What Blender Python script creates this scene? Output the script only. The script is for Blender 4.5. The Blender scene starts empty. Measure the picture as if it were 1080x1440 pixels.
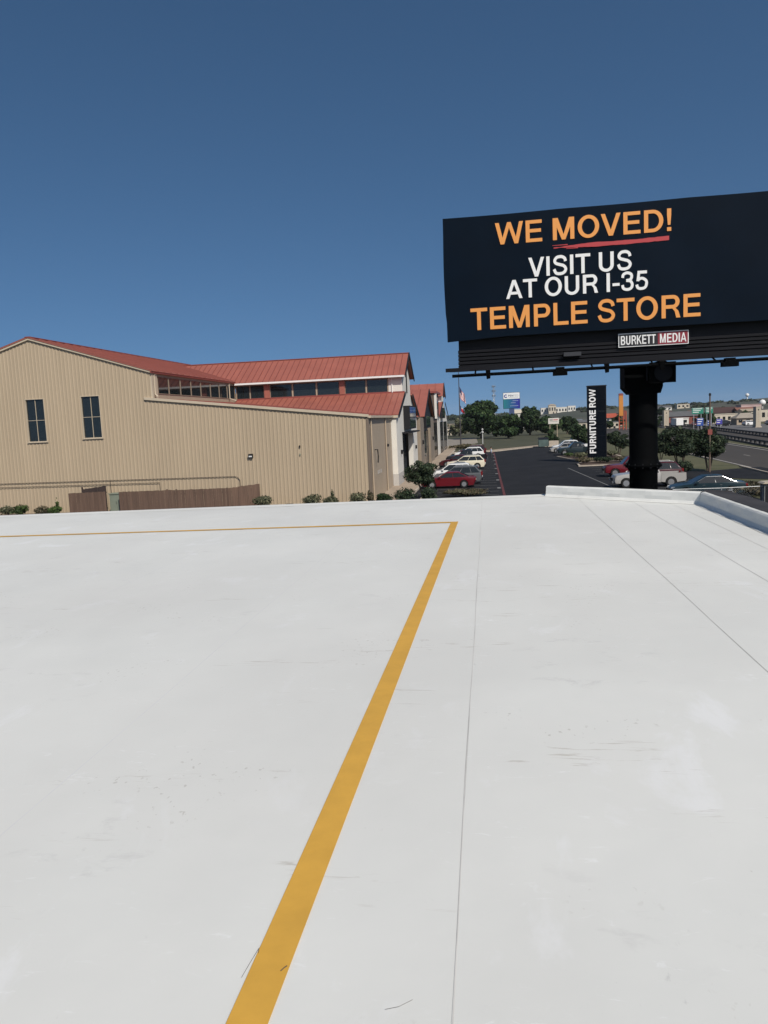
import bpy, bmesh, math, random
import numpy as np
from math import sin, cos, pi, radians, sqrt, atan2, hypot
from mathutils import Vector, Matrix

random.seed(7)
RNG = np.random.default_rng(11)
SC = bpy.context.scene
COL = SC.collection

# ------------------------------------------------------------------ camera
CAM_H = 6.3                      # eye height above the parking lot
YAW, PITCH, ROLL = radians(7.9), radians(6.75), 0.045
def make_camera():
    d = Vector((-sin(YAW)*cos(PITCH), cos(YAW)*cos(PITCH), -sin(PITCH)))
    r = Vector((cos(YAW), sin(YAW), 0)); u = r.cross(d)
    R = r*cos(ROLL) - u*sin(ROLL); U = u*cos(ROLL) + r*sin(ROLL)
    cd = bpy.data.cameras.new('camera'); cd.sensor_fit = 'HORIZONTAL'
    cd.sensor_width = 36.0; cd.lens = 36.0*1081/1080
    cd.clip_start = 0.1; cd.clip_end = 9000
    o = bpy.data.objects.new('camera', cd); COL.objects.link(o)
    m = Matrix((R, U, -d)).transposed().to_4x4(); m.translation = Vector((0, 0, CAM_H))
    o.matrix_world = m; SC.camera = o
make_camera()

# ------------------------------------------------------------------ sky and sun
SUN_EL = radians(43)
SUN_DIR = Vector((0.55, -0.835, 0)).normalized()          # horizontal direction towards the sun
w = bpy.data.worlds.new('World'); SC.world = w; w.use_nodes = True
nt = w.node_tree; nt.nodes.clear()
sky = nt.nodes.new('ShaderNodeTexSky'); sky.sky_type = 'NISHITA'; sky.sun_disc = False
sky.sun_elevation = SUN_EL
sky.sun_rotation = atan2(SUN_DIR.x, SUN_DIR.y)
sky.altitude = 900; sky.air_density = 0.95; sky.dust_density = 3.0; sky.ozone_density = 4.0
bg = nt.nodes.new('ShaderNodeBackground'); bg.inputs['Strength'].default_value = 0.092
wo = nt.nodes.new('ShaderNodeOutputWorld')
# the same deep, evenly graded blue all round: look the sky up a little above each direction, slightly more saturated
tcw = nt.nodes.new('ShaderNodeTexCoord'); mpw = nt.nodes.new('ShaderNodeMapping'); mpw.inputs['Location'].default_value = (0, 0, .18)
hsw = nt.nodes.new('ShaderNodeHueSaturation'); hsw.inputs['Saturation'].default_value = 1.12; hsw.inputs['Hue'].default_value = .4935
nt.links.new(tcw.outputs['Generated'], mpw.inputs[0]); nt.links.new(mpw.outputs[0], sky.inputs[0])
nt.links.new(sky.outputs[0], hsw.inputs['Color']); nt.links.new(hsw.outputs[0], bg.inputs[0]); nt.links.new(bg.outputs[0], wo.inputs[0])
sd = bpy.data.lights.new('sun', 'SUN'); sd.energy = 4.1; sd.angle = radians(0.55); sd.color = (1, 0.945, 0.865)
so = bpy.data.objects.new('sun', sd); COL.objects.link(so)
sv = Vector((SUN_DIR.x*cos(SUN_EL), SUN_DIR.y*cos(SUN_EL), sin(SUN_EL)))
so.rotation_euler = sv.to_track_quat('Z', 'Y').to_euler(); so.location = (20, -30, 40)
SC.view_settings.view_transform = 'Standard'; SC.view_settings.look = 'None'
SC.view_settings.exposure = 0.0; SC.view_settings.gamma = 1.0

# ------------------------------------------------------------------ materials
MATS = {}
def mat(name, col, rough=0.6, var=0.0, scale=3.0, bump=0.0, metal=0.0, coat=0.0, spec=0.5, stretch=None,
        col2=None, detail=6.0, vcol=False, bscale=None, emit=0.0):
    if name in MATS: return MATS[name]
    m = bpy.data.materials.new(name); m.use_nodes = True; t = m.node_tree; n = t.nodes
    b = n['Principled BSDF']; b.inputs['Roughness'].default_value = rough; b.inputs['Metallic'].default_value = metal
    b.inputs['Coat Weight'].default_value = coat; b.inputs['Coat Roughness'].default_value = 0.08
    b.inputs['Specular IOR Level'].default_value = spec
    b.inputs['Base Color'].default_value = (*col, 1)
    if emit:
        b.inputs['Emission Color'].default_value = (*col, 1); b.inputs['Emission Strength'].default_value = emit
    src = None
    if vcol:
        a = n.new('ShaderNodeAttribute'); a.attribute_name = 'Col'; src = a.outputs['Color']
        t.links.new(src, b.inputs['Base Color'])
    if var > 0 or bump > 0:
        tc = n.new('ShaderNodeTexCoord'); mp = n.new('ShaderNodeMapping')
        g = n.new('ShaderNodeNewGeometry')
        t.links.new(g.outputs['Position'], mp.inputs['Vector'])
        if stretch: mp.inputs['Scale'].default_value = stretch
        no = n.new('ShaderNodeTexNoise'); no.inputs['Scale'].default_value = scale; no.inputs['Detail'].default_value = detail
        no.inputs['Roughness'].default_value = 0.62
        t.links.new(mp.outputs[0], no.inputs['Vector'])
        if var > 0 and not vcol:
            cr = n.new('ShaderNodeValToRGB')
            c2 = col2 if col2 else tuple(min(1, c*(1+var)) for c in col)
            c1 = tuple(c*(1-var) for c in col) if not col2 else col
            cr.color_ramp.elements[0].position = 0.33; cr.color_ramp.elements[0].color = (*c1, 1)
            cr.color_ramp.elements[1].position = 0.67; cr.color_ramp.elements[1].color = (*c2, 1)
            t.links.new(no.outputs['Fac'], cr.inputs[0]); t.links.new(cr.outputs[0], b.inputs['Base Color'])
        if bump > 0:
            bp = n.new('ShaderNodeBump'); bp.inputs['Strength'].default_value = bump; bp.inputs['Distance'].default_value = 0.02
            if bscale:
                nb = n.new('ShaderNodeTexNoise'); nb.inputs['Scale'].default_value = bscale; nb.inputs['Detail'].default_value = 5
                t.links.new(mp.outputs[0], nb.inputs['Vector']); t.links.new(nb.outputs['Fac'], bp.inputs['Height'])
            else: t.links.new(no.outputs['Fac'], bp.inputs['Height'])
            t.links.new(bp.outputs[0], b.inputs['Normal'])
    MATS[name] = m; return m

def membrane_material():
    m = bpy.data.materials.new('roof_membrane'); m.use_nodes = True; t = m.node_tree; n = t.nodes; L = t.links.new
    b = n['Principled BSDF']; b.inputs['Roughness'].default_value = 0.55; b.inputs['Specular IOR Level'].default_value = 0.3
    g = n.new('ShaderNodeNewGeometry')
    def noise(scale, stretch=(1, 1, 1), detail=6, rough=.6, off=(0, 0, 0), dist=0):
        mp = n.new('ShaderNodeMapping'); mp.inputs['Scale'].default_value = stretch; mp.inputs['Location'].default_value = off
        L(g.outputs['Position'], mp.inputs['Vector'])
        k = n.new('ShaderNodeTexNoise'); k.inputs['Scale'].default_value = scale; k.inputs['Detail'].default_value = detail
        k.inputs['Roughness'].default_value = rough; k.inputs['Distortion'].default_value = dist
        L(mp.outputs[0], k.inputs['Vector']); return k.outputs['Fac']
    def ramp(f, p0, p1, c0=(0, 0, 0), c1=(1, 1, 1)):
        r = n.new('ShaderNodeValToRGB'); r.color_ramp.elements[0].position = p0; r.color_ramp.elements[1].position = p1
        r.color_ramp.elements[0].color = (*c0, 1); r.color_ramp.elements[1].color = (*c1, 1); L(f, r.inputs[0]); return r.outputs[0]
    def mix(a, bb, f):
        x = n.new('ShaderNodeMix'); x.data_type = 'RGBA'
        L(f, x.inputs['Factor'])
        (L(a, x.inputs['A']) if not isinstance(a, tuple) else setattr(x.inputs['A'], 'default_value', (*a, 1)))
        (L(bb, x.inputs['B']) if not isinstance(bb, tuple) else setattr(x.inputs['B'], 'default_value', (*bb, 1)))
        return x.outputs['Result']
    def mul(a, bb):
        x = n.new('ShaderNodeMath'); x.operation = 'MULTIPLY'; L(a, x.inputs[0])
        (L(bb, x.inputs[1]) if not isinstance(bb, float) else setattr(x.inputs[1], 'default_value', bb)); return x.outputs[0]
    base = ramp(noise(0.55, detail=4), .3, .72, (.668, .668, .625), (.730, .726, .678))
    # wiped lighter patches
    base = mix(base, (.79, .79, .775), mul(ramp(noise(1.7, (1, .6, 1), 7, .66, (3, 1, 0), .5), .585, .67), .55))
    # soft grey scuffs
    base = mix(base, (.49, .48, .46), mul(mul(ramp(noise(4.2, (.8, 1.3, 1), 8, .72, (9, 4, 0), .3), .58, .70), ramp(noise(1.0, (1, 1, 1), 3, .5, (8, 2, 0)), .54, .63)), .5))
    # broad faint walked-on soiling
    base = mix(base, (.60, .590, .550), mul(ramp(noise(.33, (1, .6, 1), 5, .6, (1, 7, 0)), .42, .70), .6))
    # fine pale scratches and rubbed spots, gathered in patches
    fs = mul(ramp(noise(13, (.55, 1.5, 1), 7, .7, (6, 1, 0), 1.1), .60, .69), ramp(noise(1.5, (1, 1, 1), 4, .6, (2, 9, 0)), .47, .60))
    base = mix(base, (.82, .82, .80), mul(fs, .55))
    # small grey heel scuffs
    gs = mul(ramp(noise(17, (1.3, .8, 1), 6, .7, (3, 6, 0), .4), .64, .72), ramp(noise(1.9, (1, 1, 1), 3, .5, (4, 12, 0)), .57, .65))
    base = mix(base, (.44, .43, .41), mul(gs, .42))
    # small dark specks, only inside sparse patches
    sp = mul(ramp(noise(34, (1, .7, 1), 2, .5, (2, 2, 0)), .655, .70), ramp(noise(1.3, (1, 1, 1), 3, .5, (5, 8, 0)), .585, .66))
    base = mix(base, (.22, .18, .13), mul(sp, .30))
    # brown rub marks running across the sheets
    rb = mul(ramp(noise(11, (.4, 3.0, 1), 5, .62, (7, 3, 0), .4), .57, .66), ramp(noise(1.2, (.6, 2.6, 1), 2, .5, (1, 5, 0)), .615, .66))
    base = mix(base, (.30, .25, .19), mul(rb, .38))
    L(base, b.inputs['Base Color'])
    bp = n.new('ShaderNodeBump'); bp.inputs['Strength'].default_value = 0.14; bp.inputs['Distance'].default_value = 0.03
    L(noise(2.2, (1, 1, 1), 5, .5, (4, 4, 0), .1), bp.inputs['Height']); L(bp.outputs[0], b.inputs['Normal'])
    MATS['roof_membrane'] = m; return m
M_MEMB = membrane_material()

# ------------------------------------------------------------------ mesh helpers
class MB:
    def __init__(s): s.v = []; s.f = []; s.c = []; s.mi = []
    def add(s, vs, fs, mi=0):
        o = len(s.v); s.v += [tuple(p) for p in vs]; s.f += [tuple(i+o for i in f) for f in fs]; s.mi += [mi]*len(fs); return s
    def box(s, x0, x1, y0, y1, z0, z1, mi=0):
        return s.add([(x0, y0, z0), (x1, y0, z0), (x1, y1, z0), (x0, y1, z0), (x0, y0, z1), (x1, y0, z1), (x1, y1, z1), (x0, y1, z1)],
                     [(0, 3, 2, 1), (4, 5, 6, 7), (0, 1, 5, 4), (1, 2, 6, 5), (2, 3, 7, 6), (3, 0, 4, 7)], mi)
    def quad(s, a, b, c, d, mi=0): return s.add([a, b, c, d], [(0, 1, 2, 3)], mi)
    def poly(s, pts, mi=0): return s.add(pts, [tuple(range(len(pts)))], mi)
    def prism(s, pts, vec, mi=0):                # closed polygon swept along vec
        k = len(pts); q = [tuple(Vector(p)+Vector(vec)) for p in pts]
        return s.add(list(pts)+q, [tuple(range(k))[::-1], tuple(range(k, 2*k))]+[(i, (i+1) % k, k+(i+1) % k, k+i) for i in range(k)], mi)
    def tube(s, path, rad, n=8, mi=0, cap=True):
        P = [Vector(p) for p in path]; rs = rad if isinstance(rad, (list, tuple)) else [rad]*len(P)
        rings = []
        for i, p in enumerate(P):
            d = (P[min(i+1, len(P)-1)]-P[max(i-1, 0)]).normalized()
            a = Vector((0, 0, 1)) if abs(d.z) < .9 else Vector((1, 0, 0))
            x = d.cross(a).normalized(); y = d.cross(x)
            rings.append([p+(x*cos(2*pi*k/n)+y*sin(2*pi*k/n))*rs[i] for k in range(n)])
        vs = [q for r in rings for q in r]; fs = []
        for i in range(len(P)-1):
            for k in range(n): fs.append((i*n+k, i*n+(k+1) % n, (i+1)*n+(k+1) % n, (i+1)*n+k))
        if cap: fs += [tuple(range(n))[::-1], tuple(range((len(P)-1)*n, len(P)*n))]
        return s.add(vs, fs, mi)
    def lathe(s, prof, n=24, axis='z', org=(0, 0, 0), mi=0):
        vs = []; fs = []
        for (r, h) in prof:
            for k in range(n):
                a = 2*pi*k/n
                if axis == 'z': vs.append((org[0]+r*cos(a), org[1]+r*sin(a), org[2]+h))
                elif axis == 'y': vs.append((org[0]+r*cos(a), org[1]+h, org[2]+r*sin(a)))
                else: vs.append((org[0]+h, org[1]+r*cos(a), org[2]+r*sin(a)))
        for i in range(len(prof)-1):
            for k in range(n): fs.append((i*n+k, i*n+(k+1) % n, (i+1)*n+(k+1) % n, (i+1)*n+k))
        fs += [tuple(range(n))[::-1], tuple(range((len(prof)-1)*n, len(prof)*n))]
        return s.add(vs, fs, mi)
    def mesh(s, name):
        me = bpy.data.meshes.new(name); me.from_pydata(s.v, [], s.f); me.update(); return me
    def build(s, name, m, parent=None, smooth=None, fix=True):
        me = s.mesh(name)
        if fix:
            bm = bmesh.new(); bm.from_mesh(me); bmesh.ops.recalc_face_normals(bm, faces=bm.faces[:]); bm.to_mesh(me); bm.free()
        ms = m if isinstance(m, list) else [m]
        for x in ms: me.materials.append(x)
        if len(ms) > 1: me.polygons.foreach_set('material_index', s.mi)
        if smooth is not None:
            me.polygons.foreach_set('use_smooth', [True]*len(me.polygons)); me.set_sharp_from_angle(angle=radians(smooth))
        return link(name, me, parent)

def link(name, me, parent=None):
    o = bpy.data.objects.new(name, me); COL.objects.link(o)
    if parent is not None: o.parent = parent
    return o
def empty(name, loc=(0, 0, 0), rz=0):
    o = bpy.data.objects.new(name, None); COL.objects.link(o); o.location = loc; o.rotation_euler = (0, 0, rz); o.empty_display_size = .3; return o
def tag(o, label=None, cat=None, group=None, kind=None):
    if label: o['label'] = label
    if cat: o['category'] = cat
    if group: o['group'] = group
    if kind: o['kind'] = kind
    return o
def bx(name, m, parent, *a): return MB().box(*a).build(name, m, parent)
def copy_tree(o, parent=None):
    c = o.copy(); COL.objects.link(c); c.parent = parent
    for ch in o.children: copy_tree(ch, c)
    return c
# ---- lettering: bold grotesque capitals drawn stroke by stroke (cap height 1)
def _cat(pts, n=6):
    P = [Vector(p) for p in pts]; P = [P[0]*2-P[1]]+P+[P[-1]*2-P[-2]]; out = []
    for i in range(1, len(P)-2):
        for k in range(n):
            t = k/n; out.append(.5*((2*P[i])+(P[i+1]-P[i-1])*t+(2*P[i-1]-5*P[i]+4*P[i+1]-P[i+2])*t*t+(3*P[i]-P[i-1]-3*P[i+1]+P[i+2])*t**3))
    out.append(P[-2]); return out
def _ribbon(pts, wd):
    C = _cat(pts); o = []; i_ = []
    for k, c in enumerate(C):
        d = (C[min(k+1, len(C)-1)]-C[max(k-1, 0)]).normalized(); n_ = Vector((-d.y, d.x))*wd/2; o.append(c+n_); i_.append(c-n_)
    return o, i_
def _arc(cx, cy, rx, ry, a0, a1, n=14): return [Vector((cx+rx*cos(radians(a0+(a1-a0)*k/n)), cy+ry*sin(radians(a0+(a1-a0)*k/n)))) for k in range(n+1)]
def _bowl(x, cx, y0, y1, rx, w, h):      # right-hand bowl from stem x
    cy = (y0+y1)/2; ry = (y1-y0)/2
    o = [Vector((x, y1))]+_arc(cx, cy, rx, ry, 90, -90)+[Vector((x, y0))]; i_ = [Vector((x, y1-h))]+_arc(cx, cy, rx-w, ry-h, 90, -90)+[Vector((x, y0+h))]
    return ('strip', o, i_)
def glyph(c, w=.165, h=.145):
    R = lambda x0, y0, x1, y1: ('poly', [(x0, y0), (x1, y0), (x1, y1), (x0, y1)])
    Q = lambda *p: ('poly', list(p))
    S = lambda pts, wd=.155: ('strip',)+_ribbon(pts, wd)
    if c == 'I': return w, .1, .1, [R(0, 0, w, 1)]
    if c == '!': return w, .1, .1, [R(0, 0, w, .17), Q((.035, .27), (w-.035, .27), (w, .72), (w, 1), (0, 1), (0, .72))]
    if c == '-': return .39, .04, .04, [R(0, .29, .39, .44)]
    if c == 'E': return .75, .105, .05, [R(0, 0, w, 1), R(w, 0, .75, h), R(w, .44, .70, .44+h), R(w, 1-h, .74, 1)]
    if c == 'F': return .70, .105, .02, [R(0, 0, w, 1), R(w, .42, .62, .42+h), R(w, 1-h, .70, 1)]
    if c == 'L': return .69, .105, .02, [R(0, 0, w, 1), R(w, 0, .69, h)]
    if c == 'T': return .80, .02, .02, [R(.4-w/2, 0, .4+w/2, 1-h), R(0, 1-h, .80, 1)]
    if c == 'M': return .97, .095, .095, [R(0, 0, w, 1), R(.97-w, 0, .97, 1), Q((w*.9, 1), (w*.9, .62), (.405, 0), (.565, 0), (.235, 1)), Q((.97-w*.9, 1), (.97-w*.9, .62), (.565, 0), (.405, 0), (.735, 1))]
    if c == 'N': return .81, .095, .095, [R(0, 0, w*.95, 1), R(.81-w*.95, 0, .81, 1), Q((0, 1), (.18, 1), (.81, 0), (.63, 0))]
    if c == 'W': return 1.295, .01, .01, [Q((0, 1), (.18, 1), (.41, 0), (.24, 0)), Q((.24, 0), (.41, 0), (.73, 1), (.565, 1)), Q((.565, 1), (.73, 1), (1.055, 0), (.885, 0)), Q((.885, 0), (1.055, 0), (1.295, 1), (1.115, 1))]
    if c == 'V': return .876, .015, .015, [Q((0, 1), (.185, 1), (.53, 0), (.345, 0)), Q((.345, 0), (.53, 0), (.876, 1), (.691, 1))]
    if c == 'A': return .93, .02, .02, [Q((0, 0), (.18, 0), (.55, 1), (.37, 1)), Q((.93, 0), (.75, 0), (.38, 1), (.56, 1)), R(.22, .215, .71, .215+h*.95)]
    if c == 'O': return .96, .06, .06, [('ring', _arc(.48, .5, .48, .52, 0, 360, 40), _arc(.48, .5, .48-w*1.03, .52-h, 0, 360, 40))]
    if c == 'D': return .84, .105, .06, [R(0, 0, w, 1), _bowl(w, .38, 0, 1, .46, w, h)]
    if c == 'P': return .765, .105, .04, [R(0, 0, w, 1), _bowl(w, .475, .39, 1, .29, w, h)]
    if c == 'R': return .83, .105, .03, [R(0, 0, w, 1), _bowl(w, .50, .41, 1, .295, w, h), Q((.43, .46), (.60, .44), (.74, .30), (.83, 0), (.645, 0), (.58, .28))]
    if c == 'B': return .81, .105, .05, [R(0, 0, w, 1), _bowl(w, .49, .46, 1, .27, w, h*.92), _bowl(w, .50, 0, .56, .31, w, h*.92)]
    if c == 'K': return .87, .105, .0, [R(0, 0, w, 1), Q((w, .33), (.83, 1), (.62, 1), (w, .56)), Q((.30, .50), (.43, .61), (.87, 0), (.665, 0))]
    if c == 'U': return .80, .1, .1, [('strip', [Vector((0, 1))]+_arc(.4, .33, .4, .35, 180, 360)+[Vector((.8, 1))], [Vector((w, 1))]+_arc(.4, .33, .4-w, .35-h, 180, 360)+[Vector((.8-w, 1))])]
    if c == 'S': return .81, .055, .05, [S([(.715, .69), (.67, .84), (.54, .925), (.40, .94), (.23, .90), (.125, .75), (.19, .61), (.41, .53), (.62, .455), (.725, .29), (.63, .12), (.41, .06), (.19, .11), (.085, .31)])]
    if c == '3': return .68, .04, .05, [S([(.085, .69), (.13, .86), (.33, .94), (.53, .87), (.575, .73), (.50, .58), (.28, .535)], .15), S([(.28, .54), (.51, .49), (.605, .30), (.53, .12), (.33, .06), (.13, .13), (.075, .31)], .15)]
    if c == '5': return .68, .04, .05, [R(.12, 1-h, .63, 1), Q((.12, 1-h*.5), (.27, 1-h*.5), (.215, .46), (.06, .46)), S([(.13, .50), (.27, .59), (.42, .585), (.575, .47), (.605, .31), (.53, .12), (.33, .06), (.14, .11), (.075, .28)], .15)]
    raise KeyError(c)
def text_letters(body, m, parent, x0, x1, z0, z1, origin, ux, nrm, rot=0, w=.182, h=.158, name='letter'):
    """one mesh per letter, printed flat on a vertical plane (origin, ux across, world Z up)"""
    lay = []; x = 0; first = True
    for ch in body:
        if ch == ' ': x += .34; continue
        gw, lb, rb, st = glyph(ch, w, h); x += 0 if first else lb; first = False; lay.append((x, gw, st)); x += gw+rb; last = rb
    tot = x-last; O = Vector(origin); U = Vector(ux); N = Vector(nrm)
    for (gx, gw, st) in lay:
        mb = MB()
        def W(p, k):
            a = (gx+p[0])/tot; b = p[1]
            if rot: return tuple(O+U*(x1+(x0-x1)*b)+Vector((0, 0, z0+(z1-z0)*a))+N*(.0012*k))
            return tuple(O+U*(x0+(x1-x0)*a)+Vector((0, 0, z0+(z1-z0)*b))+N*(.0012*k))
        for k, s_ in enumerate(st):
            if s_[0] == 'poly': mb.poly([W(p, k) for p in s_[1]])
            else:
                o, i_ = s_[1], s_[2]
                for j in range(len(o)-1): mb.quad(W(o[j], k), W(o[j+1], k), W(i_[j+1], k), W(i_[j], k))
        ob = mb.build(name, m, parent, fix=False); me = ob.data
        bm = bmesh.new(); bm.from_mesh(me); bmesh.ops.remove_doubles(bm, verts=bm.verts, dist=1e-5)
        for f in bm.faces:
            f.normal_update()
            if f.normal.dot(N) < 0: f.normal_flip()
        bm.to_mesh(me); bm.free()

# ------------------------------------------------------------------ palette
m_asph = mat('asphalt', (0.0164, 0.0168, 0.0186), .9, .28, .35, .25, bscale=18, spec=.2)
m_asph2 = mat('worn_asphalt', (.055, .054, .053), .9, .25, .5, .25, bscale=18)
m_conc_road = mat('concrete_road', (0.0494, 0.0412, 0.0329), .9, .16, .15, .2, bscale=12, stretch=(2, .15, 1))
m_hwy = mat('highway_pavement', (0.1190, 0.1155, 0.1120), .9, .12, .2, .1, stretch=(2, .1, 1))
m_walk = mat('sidewalk_concrete', (.34, .27, .20), .9, .15, 1.2, .15)
m_curb = mat('curb_concrete', (.42, .36, .29), .9, .18, 1.5)
m_grass = mat('grass_ground', (.040, .044, .018), .95, .3, .16, .4, col2=(.068, .064, .033), bscale=5)
m_verge = mat('dry_verge_grass', (.060, .062, .022), .95, .3, .3, .4, col2=(.105, .098, .045), bscale=5)
m_field = mat('far_field', (.060, .068, .030), .95, .4, .012, 0, col2=(.125, .108, .062), detail=9)
m_gravel = mat('gravel_lot', (.24, .21, .17), .95, .15, .3)
m_hill = mat('hill_scrub', (.030, .042, .024), .95, .4, .02, 0, col2=(.085, .078, .055), detail=10)
m_white = mat('white_paint', (.74, .73, .70), .6, .05, 2)
m_linew = mat('worn_white_line', (.20, .20, .19), .8, .45, 6)
m_liner = mat('red_fire_lane_paint', (0.1050, 0.0245, 0.0225), .8, .35, 3)
m_yellow = mat('yellow_stripe', (.63, .350, .054), .55, .07, 5, .08)
m_beige = mat('beige_metal_siding', (0.4149, 0.3282, 0.2234), .5, .05, .6, stretch=(1, 1, .15))
m_btrim = mat('pale_beige_trim', (.50, .42, .31), .5, .05, 1)
m_taupe = mat('taupe_wall', (0.3780, 0.3010, 0.2139), .6, .06, .8)
m_taupe2 = mat('dull_taupe_wall', (.235, .190, .140), .6, .08, .8)
m_stucco = mat('white_stucco', (0.6440, 0.6164, 0.5520), .8, .05, .7, .1, bscale=30)
m_greyb = mat('grey_base_paint', (.42, .40, .37), .8, .06, 1)
m_red = mat('red_metal_roof', (0.3137, 0.1017, 0.0704), .5, .09, .5)
m_seamshade = mat('seam_shade_red', (.215, .066, .050), .55, .1, .8)  # roof red darkened for the ribs: seam shadow lines put into the colour
m_redd = mat('dark_red_trim', (.23, .055, .042), .5, .08, 1)
m_pipe = mat('brown_pipe', (0.0660, 0.0510, 0.0390), .6)
m_glass = mat('dark_glass', (.012, .016, .017), .05, 0, .5, .06, spec=.6, bscale=.9)
m_glassb = mat('bluish_glass', (.03, .045, .055), .05, spec=.8)
m_black = mat('black_steel', (0.0013, 0.0016, 0.0019), .75, .2, 1.5, spec=.05)
m_dark = mat('charcoal', (.012, .012, .014), .6, spec=.25)
m_vinyl = mat('navy_black_vinyl', (0.0012, 0.0056, 0.0128), .6, .12, .8, .12, bscale=1.2, spec=.07)
m_slat = mat('apron_slat', (.009, .009, .011), .5, .2, 2, stretch=(.2, 1, 1), spec=.15)
m_orange = mat('orange_print', (.74, .30, .065), .55)
m_wprint = mat('white_print', (.76, .76, .74), .55)
m_rprint = mat('red_print', (.42, .035, .04), .55)
m_maroon = mat('maroon_print', (.22, .012, .025), .5)
m_fence = mat('stained_fence_wood', (0.1215, 0.0750, 0.0525), .85, .25, 1.2, .1, stretch=(3, 1, .2))
m_fence2 = mat('old_fence_wood', (.040, .026, .022), .85, .2, 2)
m_cab = mat('grey_green_cabinet', (.20, .225, .175), .5, .05, 2)
m_galv = mat('galvanised_steel', (.38, .39, .39), .45, .08, 4, metal=.4)
m_bark = mat('bark', (.085, .062, .045), .9, .3, 6, .4)
m_leaf = mat('foliage', (.05, .08, .02), .7, vcol=True, spec=.25)
m_tyre = mat('tyre_rubber', (.012, .012, .012), .85)
m_rim = mat('alloy_rim', (.48, .48, .48), .3, metal=.7)
m_lamp = mat('clear_lamp', (.62, .62, .6), .15, spec=.7)
m_tail = mat('red_lamp', (.16, .010, .010), .2, spec=.6)
m_chrome = mat('chrome', (.55, .55, .56), .18, metal=.9)
m_under = mat('underbody', (.006, .006, .006), .9)
m_mulch = mat('mulch', (.075, .048, .032), .95, .35, 3, .4)
m_coping = mat('dark_coping', (.035, .032, .032), .75, .3, 2, .2, bscale=40)

# ------------------------------------------------------------------ the setting
def sheet(name, pts, z, m, parent=None, kind='structure'):
    o = MB().poly([(x, y, z) for x, y in pts]).build(name, m, parent, fix=False)
    if o.data.polygons[0].normal.z < 0: o.data.flip_normals()
    if parent is None and kind: o['kind'] = kind
    return o
def grid_ground():
    v = []; f = []; xs = np.linspace(-3500, 3500, 57); ys = np.linspace(-600, 4200, 41)
    for y in ys:
        for x in xs: v.append((x, y, -0.02))
    k = len(xs)
    for j in range(len(ys)-1):
        for i in range(k-1): f.append((j*k+i, j*k+i+1, (j+1)*k+i+1, (j+1)*k+i))
    tag(MB().add(v, f).build('ground', m_field, fix=False), kind='structure')
grid_ground()
sheet('grass_verge', [(-70, 20), (26, 20), (26.5, 100), (33, 260), (33, 300), (-70, 300)], -0.012, m_grass)
sheet('parking_lot', [(-6.35, 18), (18.0, 18), (18.0, 150.5), (8.6, 150.5), (1.7, 139), (-6.35, 137)], -0.004, m_asph)
sheet('gravel_lot', [(-30, 172), (-4, 176), (-2.4, 190), (-3.5, 235), (-34, 235)], -0.006, m_gravel)
# far kerb line of the parking lot
def kerb(name, path, wd=.18, h=.14, m=None, parent=None):
    mb = MB()
    for a, b in zip(path[:-1], path[1:]):
        d = Vector((b[0]-a[0], b[1]-a[1], 0)).normalized(); nn = Vector((-d.y, d.x, 0))*wd
        mb.prism([(a[0], a[1], -.02), (a[0]+nn.x, a[1]+nn.y, -.02), (a[0]+nn.x, a[1]+nn.y, h), (a[0], a[1], h)], (b[0]-a[0], b[1]-a[1], 0))
    o = mb.build(name, m or m_curb, parent)
    if parent is None: o['kind'] = 'structure'
    return o
sheet('far_path', [(1.7, 139.1), (8.6, 150.6), (10, 150.6), (10, 160), (1.0, 147), (-6.3, 143), (-6.35, 137.1)], .006, m_walk)
kerb('far_kerb', [(-6.35, 137), (1.7, 139), (8.6, 150.5), (18, 150.5)])
# sidewalk in front of the shops
o = bx('sidewalk', m_walk, None, -9.6, -6.5, 58.5, 172, -.02, .14); o['kind'] = 'structure'
o = bx('sidewalk_kerb', m_curb, None, -6.497, -6.32, 58.5, 150, -.02, .143); o['kind'] = 'structure'
o = bx('planting_bed', m_mulch, None, -44, -6.0, 52.5, 58.48, -.02, .05); o['kind'] = 'structure'
# painted lines of the lot
def line(name, x0, y0, x1, y1, wd, m, z=.004):
    d = Vector((x1-x0, y1-y0, 0)).normalized(); n_ = Vector((-d.y, d.x, 0))*wd/2
    o = sheet(name, [(x0+n_.x, y0+n_.y), (x0-n_.x, y0-n_.y), (x1-n_.x, y1-n_.y), (x1+n_.x, y1+n_.y)], z, m, LINES); return o
LINES = empty('painted_markings'); LINES['kind'] = 'structure'
line('fire_lane_line', 1.22, 50, .95, 136, .2, m_liner)
for i, y in enumerate(np.arange(59.6, 134, 2.85)):
    line('stall_line', -6.0, y, .75, y, .11, m_linew)
    if i % 3 == 0: line('stall_end', .85, y-.55, .85, y+.55, .3, m_linew, .005)
for y in np.arange(55, 90, 2.85): line('stall_line', 11.2, y, 17.6, y, .11, m_linew)
line('aisle_line', 9.0, 90, 10.6, 55, .10, m_linew)
def wheel_stop(x, y):
    o = MB().prism([(x-.09, y-.85, 0), (x+.09, y-.85, 0), (x+.06, y-.85, .13), (x-.06, y-.85, .13)], (0, 1.7, 0)).build('wheel_stop', m_curb)
    return o
for i, y in enumerate(np.arange(61.0, 75, 2.85)):
    tag(wheel_stop(-5.35, y), ['pale concrete wheel stop nearest the roof edge', 'pale concrete wheel stop beside small tree', 'pale concrete wheel stop ahead of gap before red car',
        'pale concrete wheel stop at nose of red sedan', 'pale concrete wheel stop at nose of grey crossover'][i], 'wheel stop', 'wheel stops along the sidewalk')

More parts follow.
